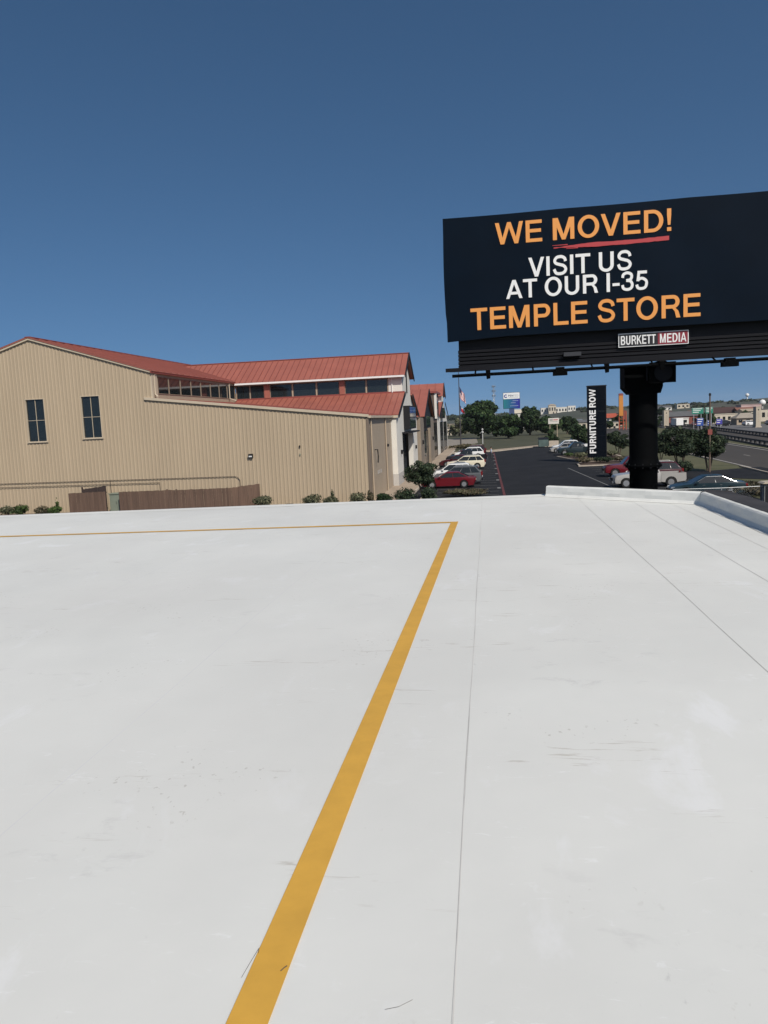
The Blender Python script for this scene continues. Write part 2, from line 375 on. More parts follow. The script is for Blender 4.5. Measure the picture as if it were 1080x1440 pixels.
# islands
def island(name, pts, h=.14):
    cx = sum(p[0] for p in pts)/len(pts); cy = sum(p[1] for p in pts)/len(pts)
    o = MB().prism([(x, y, -.02) for x, y in pts], (0, 0, h+.02)).build(name, m_curb); o['kind'] = 'structure'
    sheet('planting_soil', [(cx+(x-cx)*.93, cy+(y-cy)*.965) for x, y in pts], h+.012, m_mulch, o)
    return o
island('planted_island', [(9.7, 113.2), (11.0, 104.8), (12.3, 101.5), (18, 101), (18, 113.6), (11, 114)])
island('sign_island', [(10.4, 91.9), (18, 92.2), (18, 98.8), (11.9, 98.9), (10.6, 96)])

# highway side: frontage road, verges, main lanes.  X of a line = a + s*(Y-100)
def band(name, xa, xb, m, z, ys=(20, 60, 100, 160, 230, 320, 480, 800), sa=.06, sb=.06, nstruct=True):
    v = []; f = []
    for y in ys:
        v.append((xa+sa*(y-100), y, z)); v.append((xb+sb*(y-100), y, z))
    for i in range(len(ys)-1): f.append((2*i, 2*i+1, 2*i+3, 2*i+2))
    o = MB().add(v, f).build(name, m, fix=False)
    if o.data.polygons[0].normal.z < 0: o.data.flip_normals()
    o['kind'] = 'structure'; return o
band('roadside_verge', 17.9, 27, m_verge, -.008, ys=(20, 60, 100, 160, 230, 320), sa=0, sb=.05)
band('frontage_road', 26.6, 37.4, m_conc_road, .0, sa=.045, sb=.06)
band('road_median_grass', 37.5, 39.2, m_verge, -.003, sa=.06, sb=.11)
band('highway_near_lanes', 39.2, 50.0, m_conc_road, .006, sa=.11, sb=.11)
band('highway_far_lanes', 50.2, 66, m_hwy, .002, sa=.11, sb=.13)
band('far_verge', 66, 72, m_verge, .004, sa=.13, sb=.13)
band('far_frontage_lot', 72, 150, m_asph2, .001, ys=(100, 160, 230, 320, 480), sa=.13, sb=.2)
def ribbon(name, xa, sa, wd, m, z, y0, y1, dash=None):
    mb = MB(); y = y0
    while y < y1:
        e = min(y1, y+(dash[0] if dash else 40))
        mb.quad((xa+sa*(y-100), y, z), (xa+wd+sa*(y-100), y, z), (xa+wd+sa*(e-100), e, z), (xa+sa*(e-100), e, z))
        y = e+(dash[1] if dash else 0)
    o = mb.build(name, m, LINES, fix=False); o['kind'] = 'stuff'
    if o.data.polygons[0].normal.z < 0: o.data.flip_normals()
m_edge = mat('road_edge_paint', (.36, .34, .30), .8, .2, 2)
ribbon('road_edge_line', 26.9, .045, .22, m_edge, .006, 30, 330)
ribbon('road_edge_line', 36.9, .06, .25, m_edge, .006, 30, 330)
ribbon('lane_dash', 31.9, .052, .14, m_edge, .006, 40, 260, (3, 9))
ribbon('road_edge_line', 40.0, .11, .18, m_edge, .012, 60, 330)
kerb('road_kerb', [(26.4+.045*(y-100), y) for y in (20, 60, 83)])
kerb('road_kerb.001', [(26.4+.045*(y-100), y) for y in (96, 140, 200, 300)])
kerb('road_kerb.002', [(37.55+.06*(y-100), y) for y in (30, 80, 140, 220, 320)])
sheet('driveway', [(17.9, 71), (20.5, 70.5), (26.5, 64.5), (27.2, 82), (24, 80.5), (21.5, 79.2), (17.9, 79.2)], .010, m_asph)

def hills():
    v = []; f = []; az = np.linspace(radians(-62), radians(62), 150); rs = np.array([620, 760, 900, 1100, 1400, 1700, 2100, 2600])
    prof = np.array([0, .5, .85, 1.0, 1.25, 1.5, 1.8, 2.0])
    def ridge(a):
        d = math.degrees(a)
        px = [-62, -30, -14, -7, -4, -1, 2, 4.5, 6, 8, 9, 11, 13, 16, 20, 24, 30, 62]
        hh = [10, 9, 9, 9, 8.5, 6.8, 6.6, 7.0, 8.6, 9.6, 9.2, 7.8, 8.2, 9.5, 10.8, 12, 13, 14]
        return float(np.interp(d, px, hh))
    for i, r in enumerate(rs):
        for a in az:
            h = ridge(a)*prof[i]*(1 + .10*sin(a*41+i)+.07*sin(a*97+2*i)) - .2
            v.append((r*sin(a), r*cos(a), h if i else -.5))
    k = len(az)
    for j in range(len(rs)-1):
        for i in range(k-1): f.append((j*k+i, j*k+i+1, (j+1)*k+i+1, (j+1)*k+i))
    o = MB().add(v, f).build('hills', m_hill, fix=False, smooth=80); o['kind'] = 'structure'
    return ridge
RIDGE = hills()

# ------------------------------------------------------------------ vegetation
def leaf_mesh(name, blobs, n, size, cols, parent, seed=0, squash=1.0, inner=.25, kind=None, flat=.6):
    """blobs: (cx,cy,cz,rx,ry,rz). n leaf-clump quads spread through the blobs, each bent, with its own tint."""
    r = np.random.default_rng(seed)
    B = np.array(blobs); vol = (B[:, 3]*B[:, 4]*B[:, 5])**.75; pick = r.choice(len(B), n, p=vol/vol.sum())
    d = r.normal(size=(n, 3)); d /= np.linalg.norm(d, axis=1)[:, None]
    rad = np.clip(1-np.abs(r.normal(0, inner, n)), .05, 1.12)
    rad = rad*(1+.10*r.normal(size=n))
    P = B[pick, :3]+d*B[pick, 3:6]*rad[:, None]
    nrm = d+r.normal(0, flat, (n, 3)); nrm /= np.linalg.norm(nrm, axis=1)[:, None]
    t = np.cross(nrm, r.normal(size=(n, 3))); t /= np.linalg.norm(t, axis=1)[:, None]; b = np.cross(nrm, t)
    s = size*np.exp(r.normal(0, .35, n))[:, None]; asp = (.55+.35*r.random(n))[:, None]
    v0 = P-t*s; v1 = P-b*s*asp-nrm*s*.22; v2 = P+t*s; v3 = P+b*s*asp-nrm*s*.22
    V = np.stack([v0, v1, v2, v3], 1).reshape(-1, 3)
    me = bpy.data.meshes.new(name); me.vertices.add(4*n); me.vertices.foreach_set('co', V.ravel())
    me.loops.add(4*n); me.loops.foreach_set('vertex_index', np.arange(4*n)); me.polygons.add(n)
    me.polygons.foreach_set('loop_start', np.arange(0, 4*n, 4)); me.update(calc_edges=True)
    C0 = np.array(cols); ci = r.integers(0, len(C0), n); k = np.exp(r.normal(0, .22, n))[:, None]
    bt = np.exp(r.normal(0, .18, len(B)))[pick][:, None]
    Cc = np.concatenate([np.clip(C0[ci]*k*bt, 0, 1), np.ones((n, 1))], 1)
    at = me.color_attributes.new('Col', 'FLOAT_COLOR', 'POINT'); at.data.foreach_set('color', np.repeat(Cc, 4, 0).ravel())
    me.materials.append(m_leaf); o = link(name, me, parent)
    if kind: o['kind'] = kind
    return o
G_DARK = [(.014, .030, .010), (.022, .042, .014), (.011, .024, .010), (.032, .052, .018)]
G_OAK = [(.014, .032, .010), (.022, .044, .012), (.012, .028, .010), (.036, .060, .018)]
G_MYR = [(.017, .030, .014), (.025, .040, .018), (.014, .026, .013), (.042, .055, .026)]
G_GREY = [(.075, .085, .045), (.11, .115, .065), (.055, .065, .035), (.14, .13, .08)]
G_BR = [(.07, .06, .035), (.10, .08, .05), (.05, .055, .028), (.12, .10, .06)]
G_FRESH = [(.045, .075, .020), (.065, .10, .028), (.035, .06, .018)]
def crown_blobs(cx, cy, z0, z1, wx, wy, k, rnd, lump=.42, spread=.80, fall=.40):
    out = []; zc = (z0+z1)/2; hz = (z1-z0)/2
    for i in range(k):
        while True:
            p = Vector((rnd.uniform(-1, 1), rnd.uniform(-1, 1), rnd.uniform(-1, 1)))
            if p.length < 1: break
        q = p.length; p *= spread; s = rnd.uniform(.72, 1.22)*lump*(1+fall*.27-fall*q)
        out.append((cx+p.x*wx/2, cy+p.y*wy/2, zc+p.z*hz, wx/2*s, wy/2*s, hz*s*.95))
    return out
def tree(name, label, x, y, z0, z1, wdt, n, leaf, cols, k=16, stems=1, trunk_r=.12, seed=0, group=None, off=(0, 0), lump=.42, cat='tree', depth=None):
    rnd = random.Random(seed); root = empty(name, (x, y, 0)); tag(root, label, cat, group)
    wy = depth or wdt
    blobs = crown_blobs(off[0], off[1], z0, z1, wdt, wy, k, rnd, lump)
    tops = rnd.sample(blobs, min(len(blobs), 7))
    for s in range(stems):
        mb = MB(); a = 2*pi*s/stems+.4; bx0 = (.12*cos(a) if stems > 1 else 0, .12*sin(a) if stems > 1 else 0)
        zf = z0+(z1-z0)*.25; ex = off[0]+(wdt*.16*cos(a) if stems > 1 else 0); ey = off[1]+(wdt*.16*sin(a) if stems > 1 else 0)
        fork = (ex*.8+rnd.uniform(-.05, .05), ey*.8, zf)
        mb.tube([(bx0[0], bx0[1], -.05), (bx0[0]*1.2+ex*.25, bx0[1]*1.2+ey*.25, zf*.45), fork], [trunk_r*1.25, trunk_r, trunk_r*.8], 8)
        for b in tops[s::stems]:
            mid = tuple(fork[i]*.45+b[i]*.55+(0, 0, .1)[i]*rnd.uniform(-1, 1) for i in range(3))
            mb.tube([fork, mid, b[:3]], [trunk_r*.6, trunk_r*.42, trunk_r*.15], 6)
        mb.build('trunk', m_bark, root, smooth=50)
    leaf_mesh('crown', blobs, n, leaf, cols, root, seed+100)
    return root
def shrub(name, label, x, y, wdt, h, n, leaf, cols, seed, group='clipped shrubs along the neighbouring wall', cat='shrub', z=.03, dep=None):
    rnd = random.Random(seed); root = empty(name, (x, y, z)); tag(root, label, cat, group)
    bl = crown_blobs(0, 0, h*.10, h*.98, wdt*.98, (dep or wdt)*.98, 11, rnd, .58, .52, 0)
    leaf_mesh('foliage', bl, n, leaf, cols, root, seed+5, inner=.3)
    mb = MB()
    for b in bl[:4]: mb.tube([(b[0]*.2, b[1]*.2, -.05), (b[0]*.6, b[1]*.6, b[2]*.6), b[:3]], [.025, .018, .008], 5)
    mb.build('stem', m_bark, root)
    return root

# ------------------------------------------------------------------ the roof we stand on
ZR = 4.7
def roof_building():
    root = empty('flat_roof_building', (0, 0, 0))
    tag(root, 'white flat membrane roof of the building in the foreground', 'building')
    edge = lambda x: 15.39+x*.0823                         # far edge runs slightly askew
    cham = lambda x: 15.2-(x-1.09)*.846
    xs = [-15, -13.08, -11.24, -9.4, -7.55, -5.7, -3.85, -2.0, -.14, 1.63, 2.48, 3.04, 3.50]
    YB = -14
    for i, (a, b) in enumerate(zip(xs[:-1], xs[1:])):
        b = b+.06 if b < 3.4 else b               # tail of the lap under the next sheet
        top = [(a, edge(a)), (b, edge(b))] if b <= 1.09 else None
        if a < 1.09 < b: top = [(a, edge(a)), (1.09, edge(1.09)), (1.09, 15.2), (b, cham(b))]
        elif a >= 1.09: top = [(a, cham(a)), (b, cham(b))]
        za, zb = ZR+.0012, ZR-.0004                                # each sheet laps over its neighbour
        pts = [(a, YB, za), (b, YB, zb)]+[(x, y, za+(zb-za)*(x-a)/(b-a)) for x, y in reversed(top)]
        MB().poly(pts).build('membrane_sheet', M_MEMB, root, fix=False)
    m_seam = mat('seam_dirt', (.56, .54, .50), .8, .3, 2.2, stretch=(1, .5, 1))
    m_seam2 = mat('faint_seam', (.645, .64, .625), .8, .03, 3)
    for x, wd, mm in [(-.14, .0034, m_seam), (1.63, .005, m_seam), (2.48, .005, m_seam), (3.04, .004, m_seam), (-2.0, .006, m_seam2), (-3.85, .006, m_seam2), (-5.7, .006, m_seam2)]:
        y1 = (edge(x) if x < 1.09 else cham(x))-.3
        mb = MB(); y = -3.0
        while y < y1:                                        # slightly wandering lap edge
            e = min(y1, y+.8); j0 = .004*sin(y*1.7+x*9); j1 = .004*sin(e*1.7+x*9)
            mb.quad((x-wd/2+j0, y, ZR+.0016), (x+wd/2+j0, y, ZR+.0016), (x+wd/2+j1, e, ZR+.0016), (x-wd/2+j1, e, ZR+.0016)); y = e
        mb.build('seam', mm, root, fix=False)
    # yellow warning stripes
    MB().poly([(-.772, 0, ZR+.006), (-.656, 0, ZR+.006), (-.488, 11.83, ZR+.006), (-.60, 11.73, ZR+.006)]).build('yellow_stripe', m_yellow, root, fix=False)
    MB().poly([(-15, 11.16, ZR+.0062), (-.60, 11.715, ZR+.0062), (-.488, 11.83, ZR+.0062), (-15, 11.265, ZR+.0062)]).build('yellow_stripe', m_yellow, root, fix=False)
    # far edge: rolled white edge and the drop of the wall
    mb = MB(); N = 24
    for i in range(N):
        x0 = -15+16.09*i/N; x1 = -15+16.09*(i+1)/N
        for (o0, z0), (o1, z1) in zip([(-.30, .001), (-.16, .014), (-.02, .016), (.05, 0), (.06, -.12)][:-1], [(-.16, .014), (-.02, .016), (.05, 0), (.06, -.12)]):
            mb.quad((x0, edge(x0)+o0, ZR+z0+.003), (x1, edge(x1)+o0, ZR+z0+.003), (x1, edge(x1)+o1, ZR+z1+.003), (x0, edge(x0)+o1, ZR+z1+.003))
    mb.build('roof_edge', M_MEMB, root, smooth=60, fix=False)
    # low parapet: chamfered front piece and side piece, white membrane inside, dark coping outside
    A = Vector((1.09, 15.2)); Bc = Vector((3.44, 13.21)); D = Vector((3.56, -14))
    def parapet(p, q, h, wd, nm, cap0=False):
        d = (q-p).normalized(); nn = Vector((-d.y, d.x)); nn = nn if nn.dot(Vector((0, 1)))+nn.x > 0 else -nn
        L = (q-p).length; n = max(8, int(L/.12)); mb = MB(); rows = []
        for i in range(n+1):
            s = i/n; c = p+(q-p)*s; wob = .007*sin(i*.9)+.005*sin(i*2.3+1)
            rows.append([(c+nn*o).to_3d()+Vector((0, 0, ZR+z)) for o, z in
                         [(-.10+wob, .005), (-.035+wob*.6, .012), (-.004, .05), (.0+wob*.8, h*.55), (.012-wob*.4, h-.02+wob*.5), (.035, h+wob*.4), (.10, h+.006)]])
        for i in range(n):
            for k in range(6): mb.add([rows[i][k], rows[i+1][k], rows[i+1][k+1], rows[i][k+1]], [(0, 1, 2, 3)])
        if cap0:
            mb.poly([rows[0][k] for k in range(7)]+[rows[0][6]-Vector((0, 0, h+.3))])
        mb.build(nm, M_MEMB, root, smooth=60, fix=False)
        b0 = (p+nn*.09).to_3d(); b1 = (q+nn*.09).to_3d(); o = nn.to_3d()
        MB().prism([b0+Vector((0, 0, ZR+h-.02)), b0+Vector((0, 0, ZR+h+.012)), b0+o*wd+Vector((0, 0, ZR+h-.01)), b0+o*(wd+.08)+Vector((0, 0, ZR-.9)), b0+Vector((0, 0, ZR-.9))], b1-b0).build('coping', m_coping, root)
    parapet(A, Bc, .20, .13, 'parapet', True)
    parapet(Bc, D, .20, .42, 'parapet')
    MB().prism([(3.50, 13.27, ZR+.18), (3.95, 13.21, ZR+.19), (3.62, 13.6, ZR+.19)], (0, 0, .015)).build('coping', m_coping, root)
    # body of the building under the roof
    m_own = mat('own_wall', (.36, .31, .25), .8, .08, 1)
    MB().prism([(-15, -14, 0), (3.5, -14, 0), (3.45, 13.2, 0), (1.15, 15.15, 0), (1.05, 15.4, 0), (-15, 14.1, 0)], (0, 0, ZR-.12)).build('wall', m_own, root)
roof_building()
def twig(name, label, pts, r, m, cat):
    o = MB().tube(pts, r, 5).build(name, m, None); tag(o, label, cat); return o
m_twig = mat('dry_twig', (.10, .075, .05), .8)
twig('wire_scrap', 'thin dark bent wire lying against left edge of the yellow stripe', [(-.758, 1.99, ZR+.004), (-.750, 2.05, ZR+.007), (-.741, 2.112, ZR+.009), (-.737, 2.09, ZR+.008)], .0006, m_twig, 'wire')
twig('leaf_scrap', 'tiny brown leaf scrap on right edge of the yellow stripe', [(-.648, 2.02, ZR+.008), (-.640, 2.032, ZR+.010), (-.635, 2.042, ZR+.008)], .0016, m_twig, 'debris')
twig('twig', 'fine curved twig near the roof seam at picture bottom', [(-.322, 1.90, ZR+.005), (-.285, 1.912, ZR+.006), (-.25, 1.94, ZR+.006)], .0005, m_twig, 'twig')

# ------------------------------------------------------------------ neighbouring shop row
def ribbed_wall(name, m, parent, x0, x1, y, top, zb=0, openings=(), pitch=.305, depth=.032, breaks=()):
    """vertical trapezoid ribs on a wall in the plane Y=y facing -Y, top(x) gives the height"""
    xs = []; x = x0
    while x < x1:
        xs += [(x, 0), (x+pitch*.52, 0), (x+pitch*.62, depth), (x+pitch*.86, depth), (x+pitch*.98, 0)]; x += pitch
    ex = set(breaks)
    for (a, b, c, d) in openings: ex |= {a, b}
    def dep(xx):
        for (p, dp), (q, dq) in zip(xs[:-1], xs[1:]):
            if p <= xx <= q: return dp+(dq-dp)*(xx-p)/max(q-p, 1e-6)
        return 0
    xs = [t for t in xs if t[0] <= x1]+[(e, dep(e)) for e in ex]+[(x1, 0)]
    xs = sorted(set((round(a, 4), round(b, 4)) for a, b in xs)); mb = MB()
    for (a, da), (b, db) in zip(xs[:-1], xs[1:]):
        if b-a < 1e-4: continue
        mid = (a+b)/2; spans = [(zb, None)]
        for (oa, ob, oc, od) in openings:
            if oa <= mid <= ob: spans = [(zb, oc), (od, None)]
        for s, e in spans:
            ta = e if e is not None else top(a+1e-5); tb = e if e is not None else top(b-1e-5)
            mb.quad((a, y-da, s), (b, y-db, s), (b, y-db, tb), (a, y-da, ta))
    return mb.build(name, m, parent, fix=False)
def seam_roof(parent, e0, e1, r1, r0, m=None, pitch=1.15, thick=.06, name='roof_panel', rib=.06):
    """standing-seam slope: eave e0-e1, ridge r0-r1, one object per pan with its raised seam"""
    e0, e1, r1, r0 = [Vector(p) for p in (e0, e1, r1, r0)]; n = max(1, round((e1-e0).length/pitch))
    up = (e1-e0).cross(r0-e0).normalized(); up = up if up.z > 0 else -up
    for i in range(n):
        a = e0.lerp(e1, i/n); b = e0.lerp(e1, (i+1)/n); c = r0.lerp(r1, (i+1)/n); d = r0.lerp(r1, i/n)
        mb = MB(); t = up*thick
        mb.add([a, b, c, d, a+t, b+t, c+t, d+t], [(0, 3, 2, 1), (4, 5, 6, 7), (0, 1, 5, 4), (1, 2, 6, 5), (2, 3, 7, 6), (3, 0, 4, 7)])
        ux = (b-a).normalized()*rib; h = up*(thick+.055)
        mb.add([a+t, a+ux+t, d+ux+t, d+t, a+h, a+ux+h, d+ux+h, d+h], [(4, 5, 6, 7), (0, 1, 5, 4), (1, 2, 6, 5), (2, 3, 7, 6), (3, 0, 4, 7)], 1)
        mb.build(name, [m or m_red, m_seamshade], parent)
def framed_window(parent, x0, x1, z0, z1, y, cols=2, rows=2, fm=None, gm=None, fw=.07, proud=.07, rec=.02, name='window', axis='y', sgn=-1):
    """window on plane axis=const; frame mesh with one pane object per light"""
    fm = fm or m_btrim; gm = gm or m_glass
    def B(mb, a0, a1, z_0, z_1, d0, d1):
        lo, hi = sorted((y+sgn*d0, y+sgn*d1))
        return mb.box(a0, a1, lo, hi, z_0, z_1) if axis == 'y' else mb.box(lo, hi, a0, a1, z_0, z_1)
    f = MB(); fd = min(-.05, rec-.05); B(f, x0-fw, x0, z0-fw, z1+fw, fd, proud); B(f, x1, x1+fw, z0-fw, z1+fw, fd, proud)
    B(f, x0, x1, z0-fw, z0, fd, proud); B(f, x0, x1, z1, z1+fw, fd, proud)
    t = fw*.65
    for i in range(1, cols):
        xc = x0+(x1-x0)*i/cols; B(f, xc-t/2, xc+t/2, z0, z1, rec-.04, proud-.02 if rec > 0 else rec+.05)
    fo = f.build(name, fm, parent)
    for j in range(rows):
        for i in range(cols):
            a = x0+(x1-x0)*i/cols+(t/2 if i else 0); b = x0+(x1-x0)*(i+1)/cols-(t/2 if i < cols-1 else 0)
            c = z0+(z1-z0)*j/rows; d = z0+(z1-z0)*(j+1)/rows
            B(MB(), a, b, c+(t/2 if j else 0), d-(t/2 if j < rows-1 else 0), rec-.04, rec).build('pane', gm, fo)
        if j:
            zc = z0+(z1-z0)*j/rows
            for i in range(cols):
                a = x0+(x1-x0)*i/cols+(t/2+.001 if i else 0); b = x0+(x1-x0)*(i+1)/cols-(t/2+.001 if i < cols-1 else 0)
                B(MB(), a, b, zc-t/2, zc+t/2, rec-.035, proud-.025 if rec > 0 else rec+.045).build('glazing_bar', fm, fo)
    return fo

def main_store():
    root = empty('metal_clad_store', (0, 0, 0))
    tag(root, 'beige ribbed metal store with red seamed roofs and clerestory windows, nearest of the row', 'building')
    W = 58.2; XC, ZC = -36.0, 14.05; XE, ZE = -26.13, 11.0; sl = (ZC-ZE)/(XE-XC)
    shed = lambda x: 6.72+(-9.0-x)*.1205
    def top(x): return ZC-abs(x-XC)*sl-.02 if x < XE else shed(x)-.02
    wins = [(-36.84, -35.2, 5.86, 9.31), (-32.07, -30.45, 5.97, 9.33)]
    ribbed_wall('ribbed_wall', m_beige, root, -46.2, -9.0, W, top, openings=wins, breaks=(XC, XE))
    for (a, b, c, d) in wins: framed_window(root, a+.05, b-.05, c+.05, d-.05, W, 2, 2, fw=.05, proud=.06, rec=-.08, name='window'); bx('window_sill', m_btrim, root, a-.08, b+.08, W-.13, W-.061, c-.06, c-.004)
    mb = MB(); mb2 = MB()
    for x in np.arange(-46.2+.915, -9.1, .915):
        t_ = min(top(x-.01), top(x+.01)) if not XE-.1 < x < XE+.1 else 8.9
        if any(a-.1 < x < b+.1 for a, b, c, d in wins): continue
        mb.box(x+.262, x+.268, W-.036, W-.033, .05, t_-.2)
    mb.build('sheet_lap', m_taupe, root)['kind'] = 'stuff'
    for z in np.arange(1.5, 13.5, 1.52):
        for x in np.arange(-46.1, -9.1, .305):
            if top(x) > z+.3 and not any(a-.15 < x < b+.15 and c-.1 < z < d+.1 for a, b, c, d in wins): mb2.box(x+.06, x+.085, W-.008, W-.001, z, z+.025)
    mb2.build('screw_rows', m_taupe, root)['kind'] = 'stuff'
    # rakes
    def bar(nm, p, q, d=.16, h=.2, m=m_btrim, par=root):
        p = Vector(p); q = Vector(q)
        return MB().add([p+Vector(o) for o in [(0, -d, -h), (0, .25, -h), (0, .25, 0), (0, -d, 0)]]+[q+Vector(o) for o in [(0, -d, -h), (0, .25, -h), (0, .25, 0), (0, -d, 0)]],
                        [(0, 1, 2, 3), (4, 7, 6, 5), (0, 4, 5, 1), (1, 5, 6, 2), (2, 6, 7, 3), (3, 7, 4, 0)]).build(nm, m, par)
    bar('rake_trim', (XC, W, ZC+.10), (XE+.1, W, ZE+.07)); bar('rake_trim', (XC, W, ZC+.10), (-46.3, W, ZE-.02+.07-.1))
    bar('rake_trim', (XE-.55, W, shed(XE-.55)+.14), (-8.9, W, shed(-8.9)+.14))
    # upper long gable roof
    for s in (1, -1):
        xe = XC+s*(XE-XC+.25); ze = ZE-.04
        seam_roof(root, (xe, W-.2, ze), (xe, 101, ze), (XC, 101, ZC+.05), (XC, W-.2, ZC+.05), pitch=1.3)
    bx('ridge_cap', m_redd, root, XC-.22, XC+.22, W-.22, 101, ZC+.1, ZC+.16)
    # clerestory wall of the long wing (facing +X)
    bx('clerestory_wall', m_taupe, root, XE-.3, XE-.02, W+.05, 79, 8.4, ZE-.05)
    m_brf2 = mat('taupe_frame', (.24, .19, .14), .6)
    ym = [59.53, 61.72, 64.19, 66.59, 68.98, 71.49, 73.93, 76.3, 78.7]
    for a, b in zip(ym[:-1], ym[1:]): framed_window(root, a+.09, b-.09, 9.32, 10.62, XE-.02, 1, 1, fw=.05, proud=.05, fm=m_brf2, axis='x', sgn=1, name='clerestory_window')
    bx('corner_post', m_btrim, root, XE-.06, XE+.12, W+.02, W+.35, 8.8, ZE-.05); bx('corner_post', m_btrim, root, XE-.06, XE+.1, W+.7, W+1.1, 8.8, ZE-.05)
    MB().tube([(XE+.12, W+.5, 10.9), (XE+.12, W+.5, 9.2), (XE+.35, W+.5, 9.0)], .055, 8).build('downspout', m_btrim, root)
    MB().tube([(XE+.12, 76.7, 10.8), (XE+.12, 76.7, 9.25), (XE+.7, 76.9, 9.05)], .055, 8).build('downspout', m_btrim, root)
    bx('eave_fascia', m_redd, root, XE+.14, XE+.22, W-.2, 79, ZE-.16, ZE-.02)
    # lower shed roof of the front wing
    seam_roof(root, (-8.85, W-.1, shed(-8.85)+.02), (-8.85, 80, shed(-8.85)+.02), (XE-.02, 80, shed(XE)+.02), (XE-.02, W-.1, shed(XE)+.02), pitch=1.3)
    # end wall of the front wing
    bx('end_wall', m_taupe, root, -9.3, -9.0, W+.01, 72.3, 0, 6.66)
    bx('corner_trim', mat('brown_trim', (.17, .13, .095), .6), root, -9.12, -8.94, W-.06, W+.28, 0, 6.7)
    for y in (W+.9, 67.6): MB().tube([(-8.9, y, 6.6), (-8.9, y, .2)], .06, 8).build('downspout', m_taupe, root)
    bx('gutter', m_btrim, root, -9.0, -8.72, W-.12, 72.2, 6.58, 6.76)
    MB().tube([(-8.98, 61.0, 4.05), (-8.75, 61.0, 4.05), (-8.75, 61.2, 3.5), (-8.8, 61.3, 3.0)], .05, 6).build('wall_bracket', m_dark, root)
    bx('wall_box', m_dark, root, -8.99, -8.8, 68.4, 68.7, 4.0, 4.25)
    for k in range(3):
        MB().box(-8.99, -8.965, 62.2+k*.9, 62.55+k*.9, 2.0, 2.3).build('paint_patch', m_greyb, root)
    # pipes on the ribbed wall, lamp, small fittings
    yp = W-.09
    MB().tube([(-46, yp, 2.60), (-30, yp, 2.54), (-19.75, yp, 2.50), (-19.5, yp, 2.42), (-19.35, yp, 2.2), (-19.33, yp, .1)], .022, 8).build('conduit', m_pipe, root)
    MB().tube([(-46, yp-.02, 2.29), (-25.95, yp-.02, 2.22), (-25.9, yp-.02, .1)], .022, 8).build('conduit', m_pipe, root)
    MB().tube([(-30.1, yp-.02, 2.5), (-30.1, yp-.02, 1.0)], .018, 8).build('conduit', m_pipe, root)
    lp = MB().prism([(-18.5, W-.04, 4.22), (-18.5, W-.28, 4.18), (-18.5, W-.24, 3.95), (-18.5, W-.04, 3.90)], (.34, 0, 0)).build('wall_lamp', m_dark, root)
    bx('lamp_lens', m_lamp, lp, -18.46, -18.2, W-.262, W-.245, 3.97, 4.12)
    bx('wall_fitting', m_dark, root, -14.45, -14.36, W-.12, W-.035, 4.55, 4.72)
    bx('wall_vent', m_dark, root, -15.75, -15.2, W-.08, W-.035, .05, .22)
    bx('wall_outlet', m_cab, root, -14.45, -14.37, W-.1, W-.035, 3.95, 4.08)
    # cross wing -----------------------------------------------------------
    T = 79.0; XF = -8.5; YR = 83.0; ZR_ = 13.3; ZEv = 10.85
    bx('clerestory_wall', m_taupe, root, -26.1, -9.0, T, T+.3, 8.7, ZEv)
    bx('white_wall', m_stucco, root, -9.9, XF-.005, T-.03, T+.3, 8.6, ZEv)
    m_brf = mat('dark_brown_frame', (.06, .035, .03), .6)
    xm = [(-26.0, -24.6), (-24.5, -23.05), (-22.35, -20.05), (-19.9, -17.5), (-17.35, -15.05), (-14.4, -12.28), (-12.14, -10.0)]
    for a, b in xm: framed_window(root, a+.06, b-.06, 9.28, 10.5, T, 1, 1, fw=.045, proud=.05, fm=m_brf, gm=m_glass, name='clerestory_window')
    for a, b in ((-23.0, -22.4), (-15.0, -14.45)): bx('red_pier', m_red, root, a, b, T-.14, T, 9.2, 10.65)
    MB().tube([(-9.55, T-.1, 10.7), (-9.55, T-.1, 9.15)], .05, 8).build('downspout', m_white, root)
    bx('eave_fascia', m_white, root, -26.0, -8.2, T-.72, T-.60, ZEv-.20, ZEv-.02)
    bx('soffit', m_redd, root, -26.0, -8.25, T-.60, T, ZEv-.12, ZEv-.06)
    seam_roof(root, (-33.5, T-.7, ZEv-.05), (-8.1, T-.7, ZEv-.05), (-8.1, YR, ZR_), (-33.5, YR, ZR_), pitch=.62)
    seam_roof(root, (-8.1, 87.7, ZEv-.05), (-33.5, 87.7, ZEv-.05), (-33.5, YR, ZR_), (-8.1, YR, ZR_))
    bx('ridge_cap', m_redd, root, -33.6, -8.08, YR-.16, YR+.16, ZR_+.05, ZR_+.12)
    def barge(y0, z0, y1, z1, x=-8.1):
        MB().prism([(x, y0, z0-.28), (x, y0, z0+.08), (x, y1, z1+.08), (x, y1, z1-.28)], (.09, 0, 0)).build('barge_board', m_dark, root)
    barge(T-.7, ZEv, YR, ZR_+.05); barge(87.7, ZEv, YR, ZR_+.05)
    # skirt roofs
    seam_roof(root, (-26.0, 72.3, 6.80), (-8.25, 72.3, 6.80), (-8.25, T, 9.06), (-26.0, T, 9.06), pitch=.62)
    seam_roof(root, (-8.25, 94.2, 6.74), (-26.0, 94.2, 6.74), (-26.0, 87, 9.05), (-8.25, 87, 9.05))
    bx('flashing', m_redd, root, -26.0, -8.28, T-.10, T-.015, 9.08, 9.24)
    barge(72.3, 6.80, T, 9.1, -8.25); barge(94.2, 6.74, 87, 9.1, -8.25)
    bx('eave_fascia', m_btrim, root, -9.3, -8.3, 72.22, 72.3, 6.55, 6.78)
